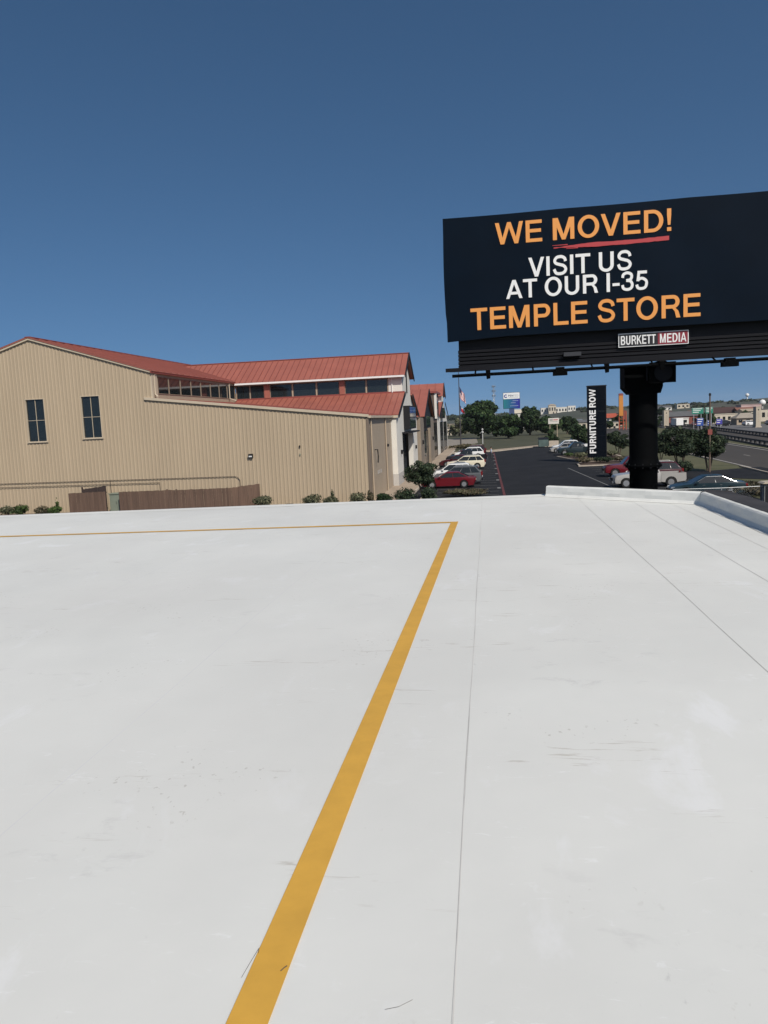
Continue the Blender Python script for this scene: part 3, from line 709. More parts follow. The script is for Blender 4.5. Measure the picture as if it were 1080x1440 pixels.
    # white gable front facing the lot
    MB().prism([(XF, 72.4, 0), (XF, 77.2, 0), (XF, 77.2, 4.95), (XF, 88.2, 4.95), (XF, 88.2, 0), (XF, 93.6, 0), (XF, 93.6, 6.72), (XF, 87, 8.95), (XF, 87, ZEv-.1), (XF, YR, ZR_-.05), (XF, T, ZEv-.1), (XF, T, 8.95), (XF, 72.4, 6.72)], (-.55, 0, 0)).build('gable_front', m_stucco, root)
    bx('base_band', m_greyb, root, -9.0, -8.47, 72.37, 77.0, 0, 1.25)
    framed_window(root, 82.75, 83.3, 9.2, 11.4, XF, 1, 1, fm=m_dark, axis='x', sgn=1, fw=.05, name='slit_window')
    # storefront
    bx('entrance_recess', m_dark, root, -9.6, -9.4, 77.2, 88.2, 0, 4.9)
    for a in np.arange(77.4, 88, 2.15): framed_window(root, a, a+2.0, .25, 4.6, -9.38, 2, 2, fm=m_dark, gm=m_glassb, axis='x', sgn=1, fw=.06, name='shop_window')
    bx('awning', m_dark, root, -8.5, -7.7, 77.0, 88.4, 4.95, 5.1)
    sg = bx('sign_box', m_dark, root, -8.48, -7.85, 78.9, 85.6, 5.35, 7.75)
    for i in range(2):
        for j in range(2): bx('sign_pane', m_glassb, sg, -7.848, -7.83, 79.1+i*3.3, 82.15+i*3.3, 5.5+j*1.12, 6.5+j*1.12)
    bx('wall_sconce', m_dark, root, -8.49, -8.3, 90.6, 90.85, 2.9, 3.3); bx('wall_sconce', m_dark, root, -8.49, -8.3, 75.2, 75.4, 3.0, 3.4)
    bx('rear_body', m_beige, root, -46, -26.5, 100.5, 101, 0, 10.8)
main_store()

def middle_store():
    root = empty('gabled_shop', (0, 0, 0)); tag(root, 'taupe shop with steep red gable between the two white shops', 'building')
    bx('wall', m_taupe2, root, -26, -8.45, 93.9, 118, 0, 6.6)
    seam_roof(root, (-30, 98.6, 6.6), (-7.9, 98.6, 6.6), (-7.9, 107.8, 10.35), (-30, 107.8, 10.35))
    seam_roof(root, (-7.9, 117, 6.6), (-30, 117, 6.6), (-30, 107.8, 10.35), (-7.9, 107.8, 10.35))
    MB().prism([(-8.3, 99, 6.55), (-8.3, 116.6, 6.55), (-8.3, 107.8, 10.2)], (-.3, 0, 0)).build('gable', m_dark, root)
    for a, b in ((98.6, 107.8), (117, 107.8)):
        MB().prism([(-7.9, a, 6.3), (-7.9, a, 6.7), (-7.9, b, 10.45), (-7.9, b, 10.05)], (.08, 0, 0)).build('barge_board', m_dark, root)
    for a, b in ((94.0, 99.2), (110.3, 117.8)): bx('pier', m_taupe2, root, -8.45, -8.1, a, b, 0, 6.5)
    framed_window(root, 100.2, 109.4, .3, 4.7, -8.44, 4, 2, fm=m_dark, gm=m_glassb, axis='x', sgn=1, name='shop_window')
    sg = bx('sign_box', m_dark, root, -8.44, -7.9, 100.8, 108.6, 5.1, 6.9); bx('sign_pane', m_glassb, sg, -7.898, -7.88, 101.2, 108.2, 5.3, 6.7)
    for y in (96, 114): bx('wall_sconce', m_dark, root, -8.09, -7.9, y, y+.25, 3.2, 3.7)
middle_store()
def brown_store():
    root = empty('brown_shop', (0, 0, 0)); tag(root, 'dark brown shop front with pale post beside the far white shop', 'building')
    m_brown = mat('brown_front', (.10, .07, .05), .7, .1, 1)
    bx('wall', m_brown, root, -26, -8.45, 118.05, 131.4, 0, 6.6)
    bx('tower', m_brown, root, -14, -8.1, 120.5, 131.3, 6.6, 10.2); bx('post', m_stucco, root, -8.09, -7.75, 120.5, 121.6, 6.3, 10.25)
    bx('tower_cap', m_redd, root, -14.2, -7.7, 120.2, 131.5, 10.25, 10.55)
    framed_window(root, 123, 129.5, 6.9, 9.8, -8.1, 2, 1, fm=m_dark, axis='x', sgn=1, name='upper_window')
    framed_window(root, 119.5, 130, .2, 5.6, -8.44, 4, 2, fm=m_dark, gm=m_glass, axis='x', sgn=1, name='shop_window')
    seam_roof(root, (-26, 118.1, 6.7), (-14.1, 118.1, 6.7), (-14.1, 131, 8.6), (-26, 131, 8.6))
brown_store()
def far_store():
    root = empty('far_white_shop', (0, 0, 0)); tag(root, 'white shop with tall red roof at the far end of the row', 'building')
    XF = -8.4; YR, T0, T1 = 148.0, 144.3, 151.7
    MB().prism([(XF, 131.5, 0), (XF, 163, 0), (XF, 163, 6.5), (XF, T1, 9.2), (XF, T1, 10.4), (XF, YR, 12.8), (XF, T0, 10.4), (XF, T0, 9.2), (XF, 133, 6.6), (XF, 131.5, 6.5)], (-.5, 0, 0)).build('gable_front', m_stucco, root)
    bx('wall', m_stucco, root, -30, -8.95, 131.5, 163, 0, 6.4); bx('upper_wall', m_stucco, root, -30, -8.95, T0, T1, 6.4, 10.4)
    seam_roof(root, (-36, T0-.7, 10.35), (-8.0, T0-.7, 10.35), (-8.0, YR, 12.85), (-36, YR, 12.85), pitch=1.6)
    seam_roof(root, (-8.0, T1+.7, 10.35), (-36, T1+.7, 10.35), (-36, YR, 12.85), (-8.0, YR, 12.85), pitch=1.6)
    seam_roof(root, (-30, 132.4, 6.6), (-8.1, 132.4, 6.6), (-8.1, T0, 9.3), (-30, T0, 9.3), pitch=1.6)
    for a, b, z0, z1, x in ((T0-.7, YR, 10.35, 12.9, -8.0), (T1+.7, YR, 10.35, 12.9, -8.0), (132.4, T0, 6.6, 9.35, -8.1), (163.5, T1, 6.5, 9.3, -8.1)):
        MB().prism([(x, a, z0-.3), (x, a, z0+.1), (x, b, z1+.1), (x, b, z1-.3)], (.09, 0, 0)).build('barge_board', m_dark, root)
    framed_window(root, 138, 146.5, .2, 5.6, XF, 4, 2, fm=m_dark, gm=m_glassb, axis='x', sgn=1, name='shop_window')
    sg = bx('sign_box', m_dark, root, XF, -7.9, 139.5, 147, 6.3, 8.2); bx('sign_pane', m_glassb, sg, -7.898, -7.88, 139.8, 146.7, 6.5, 8.0)
    framed_window(root, 149, 160, .2, 5.6, XF, 4, 2, fm=m_dark, gm=m_glass, axis='x', sgn=1, name='shop_window')
far_store()

# ------------------------------------------------------------------ fence, cabinet, shrubs by the wall
def fence_panel(name, label, p, q, h0, h1, m, seed, posts=True, tilt=0):
    rnd = random.Random(seed); root = empty(name, (p[0], p[1], 0)); tag(root, label, 'fence')
    P = Vector((0, 0, 0)); Q = Vector((q[0]-p[0], q[1]-p[1], 0)); L = Q.length; d = Q.normalized(); n = Vector((-d.y, d.x, 0)); k = int(L/.145)
    mb = MB()
    for i in range(k):
        a = d*(L*i/k+.004); b = d*(L*(i+1)/k-.004); off = n*rnd.uniform(-.012, .012); hh = h0+(h1-h0)*i/k+rnd.uniform(-.02, .018)
        if rnd.random() < .02: hh += .06
        pts = [a+off, b+off, b+off+n*.02, a+off+n*.02]
        mb.prism([tuple(x) for x in pts], (0, 0, hh))
    o = mb.build('boards', m, root); o['kind'] = 'stuff'
    mb = MB()
    for z in (.4, min(h0, h1)-.35):
        r0 = n*.03; mb.prism([tuple(r0+Vector((0, 0, z))), tuple(r0+n*.05+Vector((0, 0, z))), tuple(r0+n*.05+Vector((0, 0, z+.09))), tuple(r0+Vector((0, 0, z+.09)))], tuple(Q))
    mb.build('rail', m_fence2, root)
    for s in np.arange(0, L+.01, 2.4):
        c = d*min(s, L-.1)+n*.1; MB().box(c.x-.05, c.x+.05, c.y-.05, c.y+.05, 0, max(h0, h1)-.06).build('post', m_fence2, root)
    return root
fence_panel('wooden_fence', 'short brown board fence panel left of the grey green cabinet', (-32.45, 55.8), (-29.42, 55.8), 1.80, 1.84, m_fence, 3)
fence_panel('wooden_fence', 'long brown board fence right of the grey green cabinet', (-28.3, 55.8), (-19.6, 55.8), 1.79, 1.79, m_fence, 4)
fence_panel('wooden_fence', 'brown board fence return running back to the ribbed wall', (-19.58, 55.8), (-17.75, 58.0), 1.78, 1.88, m_fence, 5)
fence_panel('broken_fence_panel', 'dark leaning fence boards poking up behind the short fence panel', (-31.95, 56.9), (-29.9, 56.9), 2.00, 2.22, m_fence2, 6)
def cabinet():
    r = empty('utility_cabinet', (-28.85, 56.9, 0)); tag(r, 'grey green utility cabinet in the gap between brown fences', 'cabinet')
    bx('body', m_cab, r, -.62, .62, -.4, .4, .1, 1.55); bx('lid', m_cab, r, -.67, .67, -.46, .44, 1.55, 1.63); bx('plinth', m_greyb, r, -.7, .7, -.5, .5, -.02, .1)
    bx('door', m_cab, r, -.56, -.02, -.425, -.402, .18, 1.48); bx('door', m_cab, r, .02, .56, -.425, -.402, .18, 1.48)
    MB().tube([(-.06, -.43, .8), (-.06, -.46, .8), (-.06, -.46, 1.0), (-.06, -.43, 1.0)], .012, 6).build('handle', m_dark, r)
cabinet()
SH = [(-37.9, 1.5, 1.05, G_GREY, 'greyish green shrub at left picture edge by ribbed wall'), (-36.7, 1.3, 1.15, G_FRESH, 'fresh green shrub beside greyish shrub at left edge'),
      (-34.9, 1.6, .98, G_BR, 'brownish low shrub between green shrubs under first window'), (-33.8, 1.2, .95, G_FRESH, 'fresh green weedy shrub left of short fence panel'),
      (-17.0, 1.6, 1.15, G_GREY, 'round grey green shrub at right end of brown fence'), (-13.2, 1.85, 1.2, G_GREY, 'large round grey green shrub midway along ribbed wall'),
      (-11.75, 1.2, 1.0, G_GREY, 'small loose shrub with an upright shoot on ribbed wall'), (-9.75, 1.5, 1.2, G_GREY, 'round grey green shrub near right end of ribbed wall'),
      (-8.75, .55, 1.4, G_BR, 'narrow brownish shrub at the building corner'), (-7.75, 1.4, 1.1, G_DARK, 'low dark shrub just right of the building corner'),
      (-6.2, 1.85, 1.42, G_MYR, 'broad dark rounded shrub left of small tree trunk'), (-4.35, 1.5, 1.35, G_MYR, 'dark rounded shrub right of small tree trunk')]
for i, (x, wd, h, c, lb) in enumerate(SH): shrub('shrub', lb, x, 56.0, wd, h, 1500, .055, c, 20+i)
for k, (x, y, z) in enumerate([(-33.6, 56, 1.55), (-11.6, 56, 1.55)]):
    r = shrub('tall_weed', ['slender weed shoot rising from the shrubs left of fence', 'slender shoot standing up among shrubs on ribbed wall'][k], x, y, .35, z, 160, .06, G_FRESH if k == 0 else G_GREY, 60+k, group=None, cat='weed')
shrub('low_hedge', 'long low brownish hedge at parking lot edge below red sedan', -1.9, 62.0, 4.6, .62, 5200, .06, G_BR, 71, group=None, cat='hedge', dep=1.6)
tree('small_tree', 'small bushy dark green tree in front of red sedan', -5.05, 60.5, 1.05, 3.15, 2.95, 11000, .052, G_MYR, k=44, stems=2, trunk_r=.065, seed=41, off=(-.25, 0), depth=2.6, lump=.36)

# ------------------------------------------------------------------ billboard
def billboard():
    root = empty('billboard', (5.7, 29.6, 0)); tag(root, 'huge black roadside billboard on a single black steel column', 'billboard')
    root_inv = Vector((-5.7, -29.6, 0))
    def bb(name, m, par, *a):
        o = bx(name, m, par, *a); return o
    U = Vector((10.87, -.3, 0)).normalized(); Nn = Vector((-U.y, U.x, 0))            # across, away from viewer
    O = Vector((0, 28.462, 0))                                                       # board line through X=0
    X2 = lambda s, o=0.0, z=0.0: tuple(O+U*s+Nn*o+Vector((0, 0, z))+root_inv)
    def slab(name, m, s0, s1, o0, o1, z0, z1, par=root):
        return MB().add([X2(s0, o0, z0), X2(s1, o0, z0), X2(s1, o1, z0), X2(s0, o1, z0), X2(s0, o0, z1), X2(s1, o0, z1), X2(s1, o1, z1), X2(s0, o1, z1)],
                        [(0, 3, 2, 1), (4, 5, 6, 7), (0, 1, 5, 4), (1, 2, 6, 5), (2, 3, 7, 6), (3, 0, 4, 7)]).build(name, m, par)
    S0, S1 = -1.39, 13.2; Z0, Z1 = 9.12, 13.35
    # vinyl skin stretched over the panel, edges pulled in a little between the ties
    v = []; f = []; nx, nz = 40, 14
    for j in range(nz+1):
        for i in range(nx+1):
            a = i/nx; b = j/nz
            s = S0+(S1-S0)*a; z = Z0+(Z1-Z0)*b
            if i == 0: s += .014*sin(b*7+1)+(.03*(1-b) if b < .2 else 0)
            if i == nx: s -= .03*sin(b*8)
            if j == nz: z -= .018*abs(sin(a*11))
            if j == 0: z -= .10*max(0, 1-a*7)
            v.append(X2(s, .012*sin(a*31+b*5)*sin(b*3.1), z))
    for j in range(nz):
        for i in range(nx): k = j*(nx+1)+i; f.append((k, k+1, k+nx+2, k+nx+1))
    MB().add(v, f).build('vinyl_face', m_vinyl, root, smooth=60)
    slab('panel_frame', m_black, S0+.06, S1-.06, .05, .35, Z0+.03, Z1-.03)
    slab('back_frame', m_black, S0+.5, S1-.5, .35, 1.5, Z0+.2, Z1-.5)
    # printed lettering, flat on the skin
    o = O+Nn*(-.02)+root_inv; org = (o.x, o.y, 0); ux = tuple(U); nr = tuple(-Nn)
    def txt(body, m, a, b, z0, z1): text_letters(body, m, root, a, b, z0, z1, org, ux, nr)
    txt('WE MOVED!', m_orange, .46, 6.40, 12.30, 13.04)
    txt('VISIT US', m_wprint, 1.59, 5.10, 11.11, 11.77)
    txt('AT OUR I-35', m_wprint, .79, 5.63, 10.41, 11.05)
    txt('TEMPLE STORE', m_orange, -.49, 7.36, 9.39, 10.16)
    up = []; lo = []; rnd = random.Random(2)
    for i in range(41):
        a = i/40; s = 2.47+3.86*a; zc = 12.035+.03*a+.01*sin(a*7); hw = .012+.062*min(1, a*3.2)**1.3*(1-.12*a)+rnd.uniform(-.008, .008)
        up.append((s, zc+hw)); lo.append((s, zc-hw))
    mb = MB()
    for i in range(40):
        mb.quad(X2(lo[i][0], -.02, lo[i][1]), X2(lo[i+1][0], -.02, lo[i+1][1]), X2(up[i+1][0], -.02, up[i+1][1]), X2(up[i][0], -.02, up[i][1]))
    for a, b, zz in ((2.43, 2.95, 12.12), (2.9, 3.3, 11.985)): mb.quad(X2(a, -.02, zz-.008), X2(b, -.02, zz-.016), X2(b, -.02, zz+.016), X2(a, -.02, zz+.008))
    mb.build('brush_underline', m_rprint, root)
    # dark gap, apron of horizontal slats
    slab('lower_gap_panel', m_dark, -.98, 12.9, .45, .55, 8.0, Z0+.04)
    for i in range(5):
        z = 8.08+i*.135
        a = [(.40, z), (.30, z+.012), (.30, z+.105), (.40, z+.118)]
        MB().prism([X2(-1.0, q, zz) for q, zz in a], tuple(U*13.9)).build('apron_slat', m_slat, root)
    slab('catwalk_beam', m_slat, -1.42, 13.3, -.45, -.36, 7.93, 8.06); slab('catwalk_floor', m_black, -1.3, 13.2, -.36, .3, 7.96, 8.0)
    MB().tube([X2(-1.15, -1.0, 7.75), X2(13.3, -1.0, 7.78)], .055, 8).build('light_rail', m_black, root)
    for s in np.arange(-.35, 13, 2.0):
        MB().tube([X2(s, -.4, 7.95), X2(s, -1.0, 7.76)], .03, 6).build('rail_bracket', m_black, root)
    for s in (.1, 4.1, 5.9, 9.6, 12.2):
        MB().add([X2(s-.05, -.98, 7.62), X2(s+.08, -.98, 7.64), X2(s+.07, -1.1, 7.60), X2(s-.05, -1.1, 7.58), X2(s-.08, -.95, 7.90), X2(s+.08, -.95, 7.90), X2(s+.08, -1.12, 7.86), X2(s-.08, -1.12, 7.86)],
                 [(0, 3, 2, 1), (4, 5, 6, 7), (0, 1, 5, 4), (1, 2, 6, 5), (2, 3, 7, 6), (3, 0, 4, 7)]).build('lamp_bracket', m_black, root)
    for s, wd in ((2.55, .24), (8.05, .26)):
        l = slab('floodlight', m_black, s-wd, s+wd, -1.15, -.9, 7.58, 7.74); slab('floodlight_cap', m_black, s-wd*.6, s+wd*.6, -1.15, -.9, 7.741, 7.86, l)
    slab('control_box', mat('dark_grey_metal', (.035, .035, .038), .4), 2.75, 3.35, -.1, .28, 8.28, 8.42)
    # owner plate
    pl = slab('owner_plate', m_wprint, 4.66, 7.02, .20, .26, 8.50, 8.975); slab('plate_field', mat('plate_black', (.008, .008, .01), .5), 4.69, 5.99, .190, .198, 8.53, 8.945, pl)
    slab('plate_field', m_maroon, 5.992, 6.99, .190, .198, 8.53, 8.945, pl)
    oo = O+Nn*.185+root_inv; org2 = (oo.x, oo.y, 0)
    text_letters('BURKETT', m_wprint, pl, 4.74, 5.92, 8.58, 8.89, org2, ux, nr, 0, .22, .15, 'plate_letter')
    text_letters('MEDIA', m_wprint, pl, 6.06, 6.94, 8.58, 8.89, org2, ux, nr, 0, .22, .15, 'plate_letter')
    # column
    mb = MB(); mb.lathe([(.50, 0), (.50, 4.02), (.56, 4.10), (.60, 4.2)], 28); mb.build('column_base', m_black, root, smooth=40)
    MB().lathe([(.66, 4.20), (.66, 4.27)], 28).build('column_flange', m_black, root, smooth=40)
    for k in range(14):
        a = 2*pi*k/14; MB().lathe([(.022, 4.15), (.022, 4.32)], 6, org=(.625*cos(a), .625*sin(a), 0)).build('bolt', m_dark, root)
    mb = MB(); mb.lathe([(.61, 4.27), (.535, 4.42), (.505, 4.55), (.50, 6.9), (.50, 7.2)], 28)
    mb.build('column', m_black, root, smooth=40)
    # flared saddle and cross tube under the deck
    mb = MB()
    for (a, b) in (((-.52, .52, 6.86), (-.74, .60, 7.1)), ((-.74, .60, 7.1), (-.74, .60, 7.9))):
        v = []
        for (x0, x1, z) in (a, b): v += [(x0, -.5, z), (x1, -.5, z), (x1, .5, z), (x0, .5, z)]
        mb.add(v, [(0, 3, 2, 1), (4, 5, 6, 7), (0, 1, 5, 4), (1, 2, 6, 5), (2, 3, 7, 6), (3, 0, 4, 7)])
    mb.build('saddle', m_black, root)
    MB().lathe([(.40, -1.1), (.40, 1.4)], 28, axis='y', org=(.42, 0, 7.58)).build('cross_tube', m_black, root, smooth=40)
    MB().box(.0, .9, -1.14, -1.08, 7.2, 7.92).build('tube_end_plate', m_black, root)
    MB().lathe([(.31, -1.17), (.31, -1.142)], 28, axis='y', org=(.47, 0, 7.56)).build('tube_end_disc', mat('dull_black', (.012, .013, .016), .7, spec=.1), root, smooth=40)
    MB().tube([(-.05, -1.0, 7.3), (-.05, -1.0, 7.85)], .03, 6).build('conduit', m_dark, root)
billboard()

# ------------------------------------------------------------------ pylon sign FURNITURE ROW
def pylon_sign():
    root = empty('pylon_sign', (13.45, 99.0, .15)); tag(root, 'tall black slab sign with white vertical lettering on planted island', 'sign')
    m_p = mat('charcoal_panel', (0.0007, 0.0024, 0.0056), .55, .12, .5, spec=.08)
    for i in range(6): bx('panel', m_p, root, -1.09, 1.09, -.45, .45, .05+i*1.53, .05+(i+1)*1.53-.012)
    bx('plinth', m_curb, root, -1.3, 1.3, -.6, .6, -.15, .05); bx('cap', m_dark, root, -1.13, 1.2, -.5, .5, 9.22, 9.34)
    bx('edge_trim', m_dark, root, 1.092, 1.16, -.42, .42, .05, 9.2)
    text_letters('FURNITURE ROW', m_wprint, root, -.92, -.14, .98, 8.88, (0, -.46, 0), (1, 0, 0), (0, -1, 0), 1, .245, .205)
pylon_sign()
for i, (x, y, wd, h, c, lb) in enumerate([(11.5, 95.3, 2.4, .75, G_BR, 'brown green low shrub left in front of black slab sign'), (13.6, 95.2, 2.8, .8, G_MYR, 'dark low shrub in front of black slab sign'), (15.9, 95.4, 2.6, .8, G_BR, 'brown green low shrub right in front of black slab sign'),
        (12.2, 107, 2.6, .8, G_GREY, 'grey green shrub on island beyond black slab sign'), (14.2, 106, 2.4, .9, G_BR, 'brownish shrub close behind black slab sign'), (16.4, 107, 2.6, .9, G_GREY, 'grey green shrub right behind black slab sign'), (11.2, 110.5, 1.6, .6, G_FRESH, 'fresh green low shrub at far tip of planted island')]):
    shrub('island_shrub', lb, x, y, wd, h, 1700, .07, c, 80+i, group='shrubs on the parking islands', z=.15, dep=2.2)

# ------------------------------------------------------------------ vehicles
def paint(name, c, rough=.3): return mat('paint_'+name, c, rough, coat=.5 if max(c) > .3 else .25, spec=.4)
P_RED = paint('red', (.115, .006, .011)); P_GREY = paint('grey', (.085, .09, .095)); P_SILV = paint('silver', (.36, .345, .32)); P_WHITE = paint('white', (.72, .72, .70))
P_CREAM = paint('cream', (.68, .62, .47)); P_BLACK = paint('black', (.012, .012, .014)); P_MAR = paint('maroon', (.055, .006, .009)); P_GREEN = paint('dark_green', (.012, .022, .024))
P_TEAL = paint('dark_teal', (.010, .026, .034)); P_BLUE = paint('blue', (.03, .05, .12)); P_TAN = paint('tan', (.36, .30, .22))
def car(kind, label, x, y, rz, pm, L=4.7, Wd=1.84, Ht=1.5, name=None, group='cars parked in the lot', two=None, chrome=False, cat=None):
    """x,y: centre on the ground; local +x is the nose"""
    name = name or {'sedan': 'parked_sedan', 'suv': 'parked_crossover', 'pickup': 'pickup_truck'}[kind]
    root = empty(name, (x, y, 0), rz); tag(root, label, cat or {'sedan': 'car', 'suv': 'car', 'pickup': 'truck'}[kind], group)
    h = Wd/2; belt = {'sedan': .93, 'suv': 1.06, 'pickup': 1.14}[kind]; wr = {'sedan': .33, 'suv': .36, 'pickup': .39}[kind]
    xf = {'sedan': .300, 'suv': .295, 'pickup': .315}[kind]*L; xr = {'sedan': -.285, 'suv': -.29, 'pickup': -.295}[kind]*L
    cl = {'sedan': .20, 'suv': .26, 'pickup': .38}[kind]
    ar = wr+.07
    def arch(c):
        za = cl; a0 = math.asin(max(-1, min(1, (za-wr)/ar)))
        return [(c+ar*cos(a), wr+ar*sin(a)) for a in np.linspace(a0, pi-a0, 9)]
    if kind == 'sedan': topl = [(-.485*L, .36), (-.5*L, .56), (-.497*L, .80), (-.475*L, .96), (-.33*L, 1.0), (-.1*L, belt+.02), (.18*L, belt+.02), (.34*L, .87), (.44*L, .76), (.487*L, .62), (.5*L, .45), (.485*L, .25)]
    elif kind == 'suv': topl = [(-.487*L, .42), (-.5*L, .58), (-.495*L, .95), (-.48*L, belt), (-.1*L, belt+.02), (.2*L, belt+.02), (.36*L, 1.0), (.455*L, .90), (.49*L, .74), (.5*L, .5), (.487*L, .30)]
    else: topl = [(-.155*L, cl), (-.155*L, belt), (.19*L, belt+.03), (.36*L, 1.10), (.465*L, 1.02), (.488*L, .85), (.497*L, .62), (.49*L, .42)]
    outline = list(topl)+[(.47*L, cl)]+arch(xf)
    if kind != 'pickup': outline += arch(xr)+[(-.465*L, cl)]
    cxm = sum(p[0] for p in outline)/len(outline); czm = .62
    def ring(yf, shx, shz):
        out = []
        for (px, pz) in outline:
            nx = px*(1-shx*abs(px/(L/2))**3) ; nz = czm+(pz-czm)*(1-shz)
            if pz < wr+ar and abs(abs(px-xf)) <= ar*1.02 or (kind != 'pickup' and abs(px-xr) <= ar*1.02 and pz < wr+ar+.01): nz = pz; nx = px
            out.append((nx, yf*h, nz))
        return out
    sl = [(-1, .075, .07), (-.985, .055, .02), (-.9, .035, 0), (-.6, .012, -.012), (0, 0, -.02), (.6, .012, -.012), (.9, .035, 0), (.985, .055, .02), (1, .075, .07)]
    vs = []; fs = []; k = len(outline)
    for s in sl: vs += ring(*s)
    for j in range(len(sl)-1):
        for i in range(k): fs.append((j*k+i, j*k+(i+1) % k, (j+1)*k+(i+1) % k, (j+1)*k+i))
    fs += [tuple(range(k)), tuple(range((len(sl)-1)*k, len(sl)*k))[::-1]]
    body = MB().add(vs, fs).build('body', pm, root, smooth=38)
    MB().box(-.46*L, .46*L, -h+.28, h-.28, cl-.02, .62).build('underbody', m_under, root)
    # greenhouse
    if kind == 'sedan': b0, b1, r0, r1 = -.40*L, .215*L, -.20*L, .045*L
    elif kind == 'suv': b0, b1, r0, r1 = -.482*L, .245*L, -.375*L, .060*L
    else: b0, b1, r0, r1 = -.155*L, .20*L, -.125*L, .085*L
    hb, hr = h-.055, h-.26
    zb = belt-.01
    def rr(xa, xb, hy, z, rd): return [(xa+rd, -hy, z), (xb-rd, -hy, z), (xb, -hy+rd, z), (xb, hy-rd, z), (xb-rd, hy, z), (xa+rd, hy, z), (xa, hy-rd, z), (xa, -hy+rd, z)]
    rings = [rr(b0, b1, hb, zb, .10), rr(r0-.02, r1+.04, hr+.03, Ht-.085, .12), rr(r0+.05, r1-.06, hr-.04, Ht-.03, .12), rr(r0+.3, r1-.35, hr-.25, Ht, .1)]
    vs = [p for r in rings for p in r]; fs = []
    for j in range(3):
        for i in range(8): fs.append((j*8+i, j*8+(i+1) % 8, (j+1)*8+(i+1) % 8, (j+1)*8+i))
    fs += [tuple(range(8))[::-1], tuple(range(24, 32))]
    cab = MB().add(vs, fs).build('cabin', two or pm, root, smooth=42)
    def pane(nm, A, B, C, D, ins=(.03, .04)):
        A, B, C, D = map(Vector, (A, B, C, D)); n_ = (B-A).cross(D-A).normalized()
        c = (A+B+C+D)/4; n_ = n_ if n_.dot(c-Vector((c.x*.3, 0, c.z-.2))) > 0 else -n_
        P = lambda u, v: (A.lerp(B, u)).lerp(D.lerp(C, u), v)+n_*.007
        iu = ins[0]/max((B-A).length, .1); iv = ins[1]/max((D-A).length, .1)
        q = [P(iu, iv), P(1-iu, iv), P(1-iu, 1-iv), P(iu, 1-iv)]
        mb = MB().add([tuple(p) for p in q]+[tuple(p-n_*.006) for p in q], [(0, 1, 2, 3), (0, 4, 5, 1), (1, 5, 6, 2), (2, 6, 7, 3), (3, 7, 4, 0)])
        return mb.build(nm, m_glass, cab)
    R0, R1 = rings[0], rings[1]
    pane('windshield', R0[2], R0[3], R1[3], R1[2]); pane('rear_window', R0[7], R0[6], R1[6], R1[7])
    for s in (0, 1):
        a, b, c, d = (R0[0], R0[1], R1[1], R1[0]) if s == 0 else (R0[5], R0[4], R1[4], R1[5])
        a, b, c, d = map(Vector, (a, b, c, d)); cuts = {'sedan': [0, .50, 1], 'suv': [0, .26, .60, 1], 'pickup': [0, .38, 1]}[kind]
        for u0, u1 in zip(cuts[:-1], cuts[1:]): pane('side_window', a.lerp(b, u0), a.lerp(b, u1), d.lerp(c, u1), d.lerp(c, u0), (.022, .032))
        sy = -1 if s == 0 else 1
        if chrome:
            MB().tube([tuple(p+Vector((0, sy*.012, 0))) for p in (a, d, c, b)], .011, 6).build('window_trim', m_chrome, cab)
        for fx in ((.02, .24) if kind != 'pickup' else (-.02,)):
            MB().box(fx*L-.30*L*0-.1-.17*L, fx*L+.05-.17*L, sy*h-(.03 if sy > 0 else -.005), sy*h+(.03 if sy < 0 else -.005)+sy*.012, belt-.14, belt-.105).build('door_handle', pm if not chrome else m_chrome, body)
        MB().box(b1-.38, b1-.20, sy*(h+.02), sy*(h+.17), belt+.02, belt+.15).build('mirror', pm, root)
        # lamps
        fx = .478*L; MB().add([(fx-.16, sy*(h-.06), .60 if kind == 'sedan' else .74), (fx+.03, sy*(h-.32), .60 if kind == 'sedan' else .72), (fx-.005, sy*(h-.34), .72 if kind == 'sedan' else .90), (fx-.2, sy*(h-.075), .74 if kind == 'sedan' else .93)] +
                              [(fx-.25, sy*(h-.2), .60), (fx-.1, sy*(h-.4), .60), (fx-.1, sy*(h-.4), .72), (fx-.25, sy*(h-.2), .74)], [(0, 1, 2, 3), (4, 5, 6, 7), (0, 1, 5, 4), (1, 2, 6, 5), (2, 3, 7, 6), (3, 0, 4, 7)]).build('headlight', m_lamp, root)
        tz = (.66, .86) if kind == 'sedan' else (.78, 1.12) if kind == 'pickup' else (.80, 1.12)
        MB().box(-.5*L-.005, -.5*L+.16, sy*(h-.31) if kind == 'sedan' else sy*(h-.20), sy*(h-.055), *tz).build('taillight', m_tail, root)
    # ends
    gz = (.40, .58) if kind == 'sedan' else (.52, .80)
    MB().box(.485*L, .498*L+.006, -.46, .46, *gz).build('grille', m_dark, root)
    MB().box(-.5*L-.012, -.49*L, -.16, .16, .62, .74).build('licence_plate', m_white, root)
    bm_ = m_chrome if kind == 'pickup' else m_dark
    MB().box(-.5*L-.03, -.485*L, -h+.16, h-.16, .34, .50).build('bumper', bm_, root); MB().box(.485*L, .5*L+.03, -h+.18, h-.18, .28 if kind != 'pickup' else .42, .42 if kind != 'pickup' else .60).build('bumper', bm_ if kind == 'pickup' else pm, root)
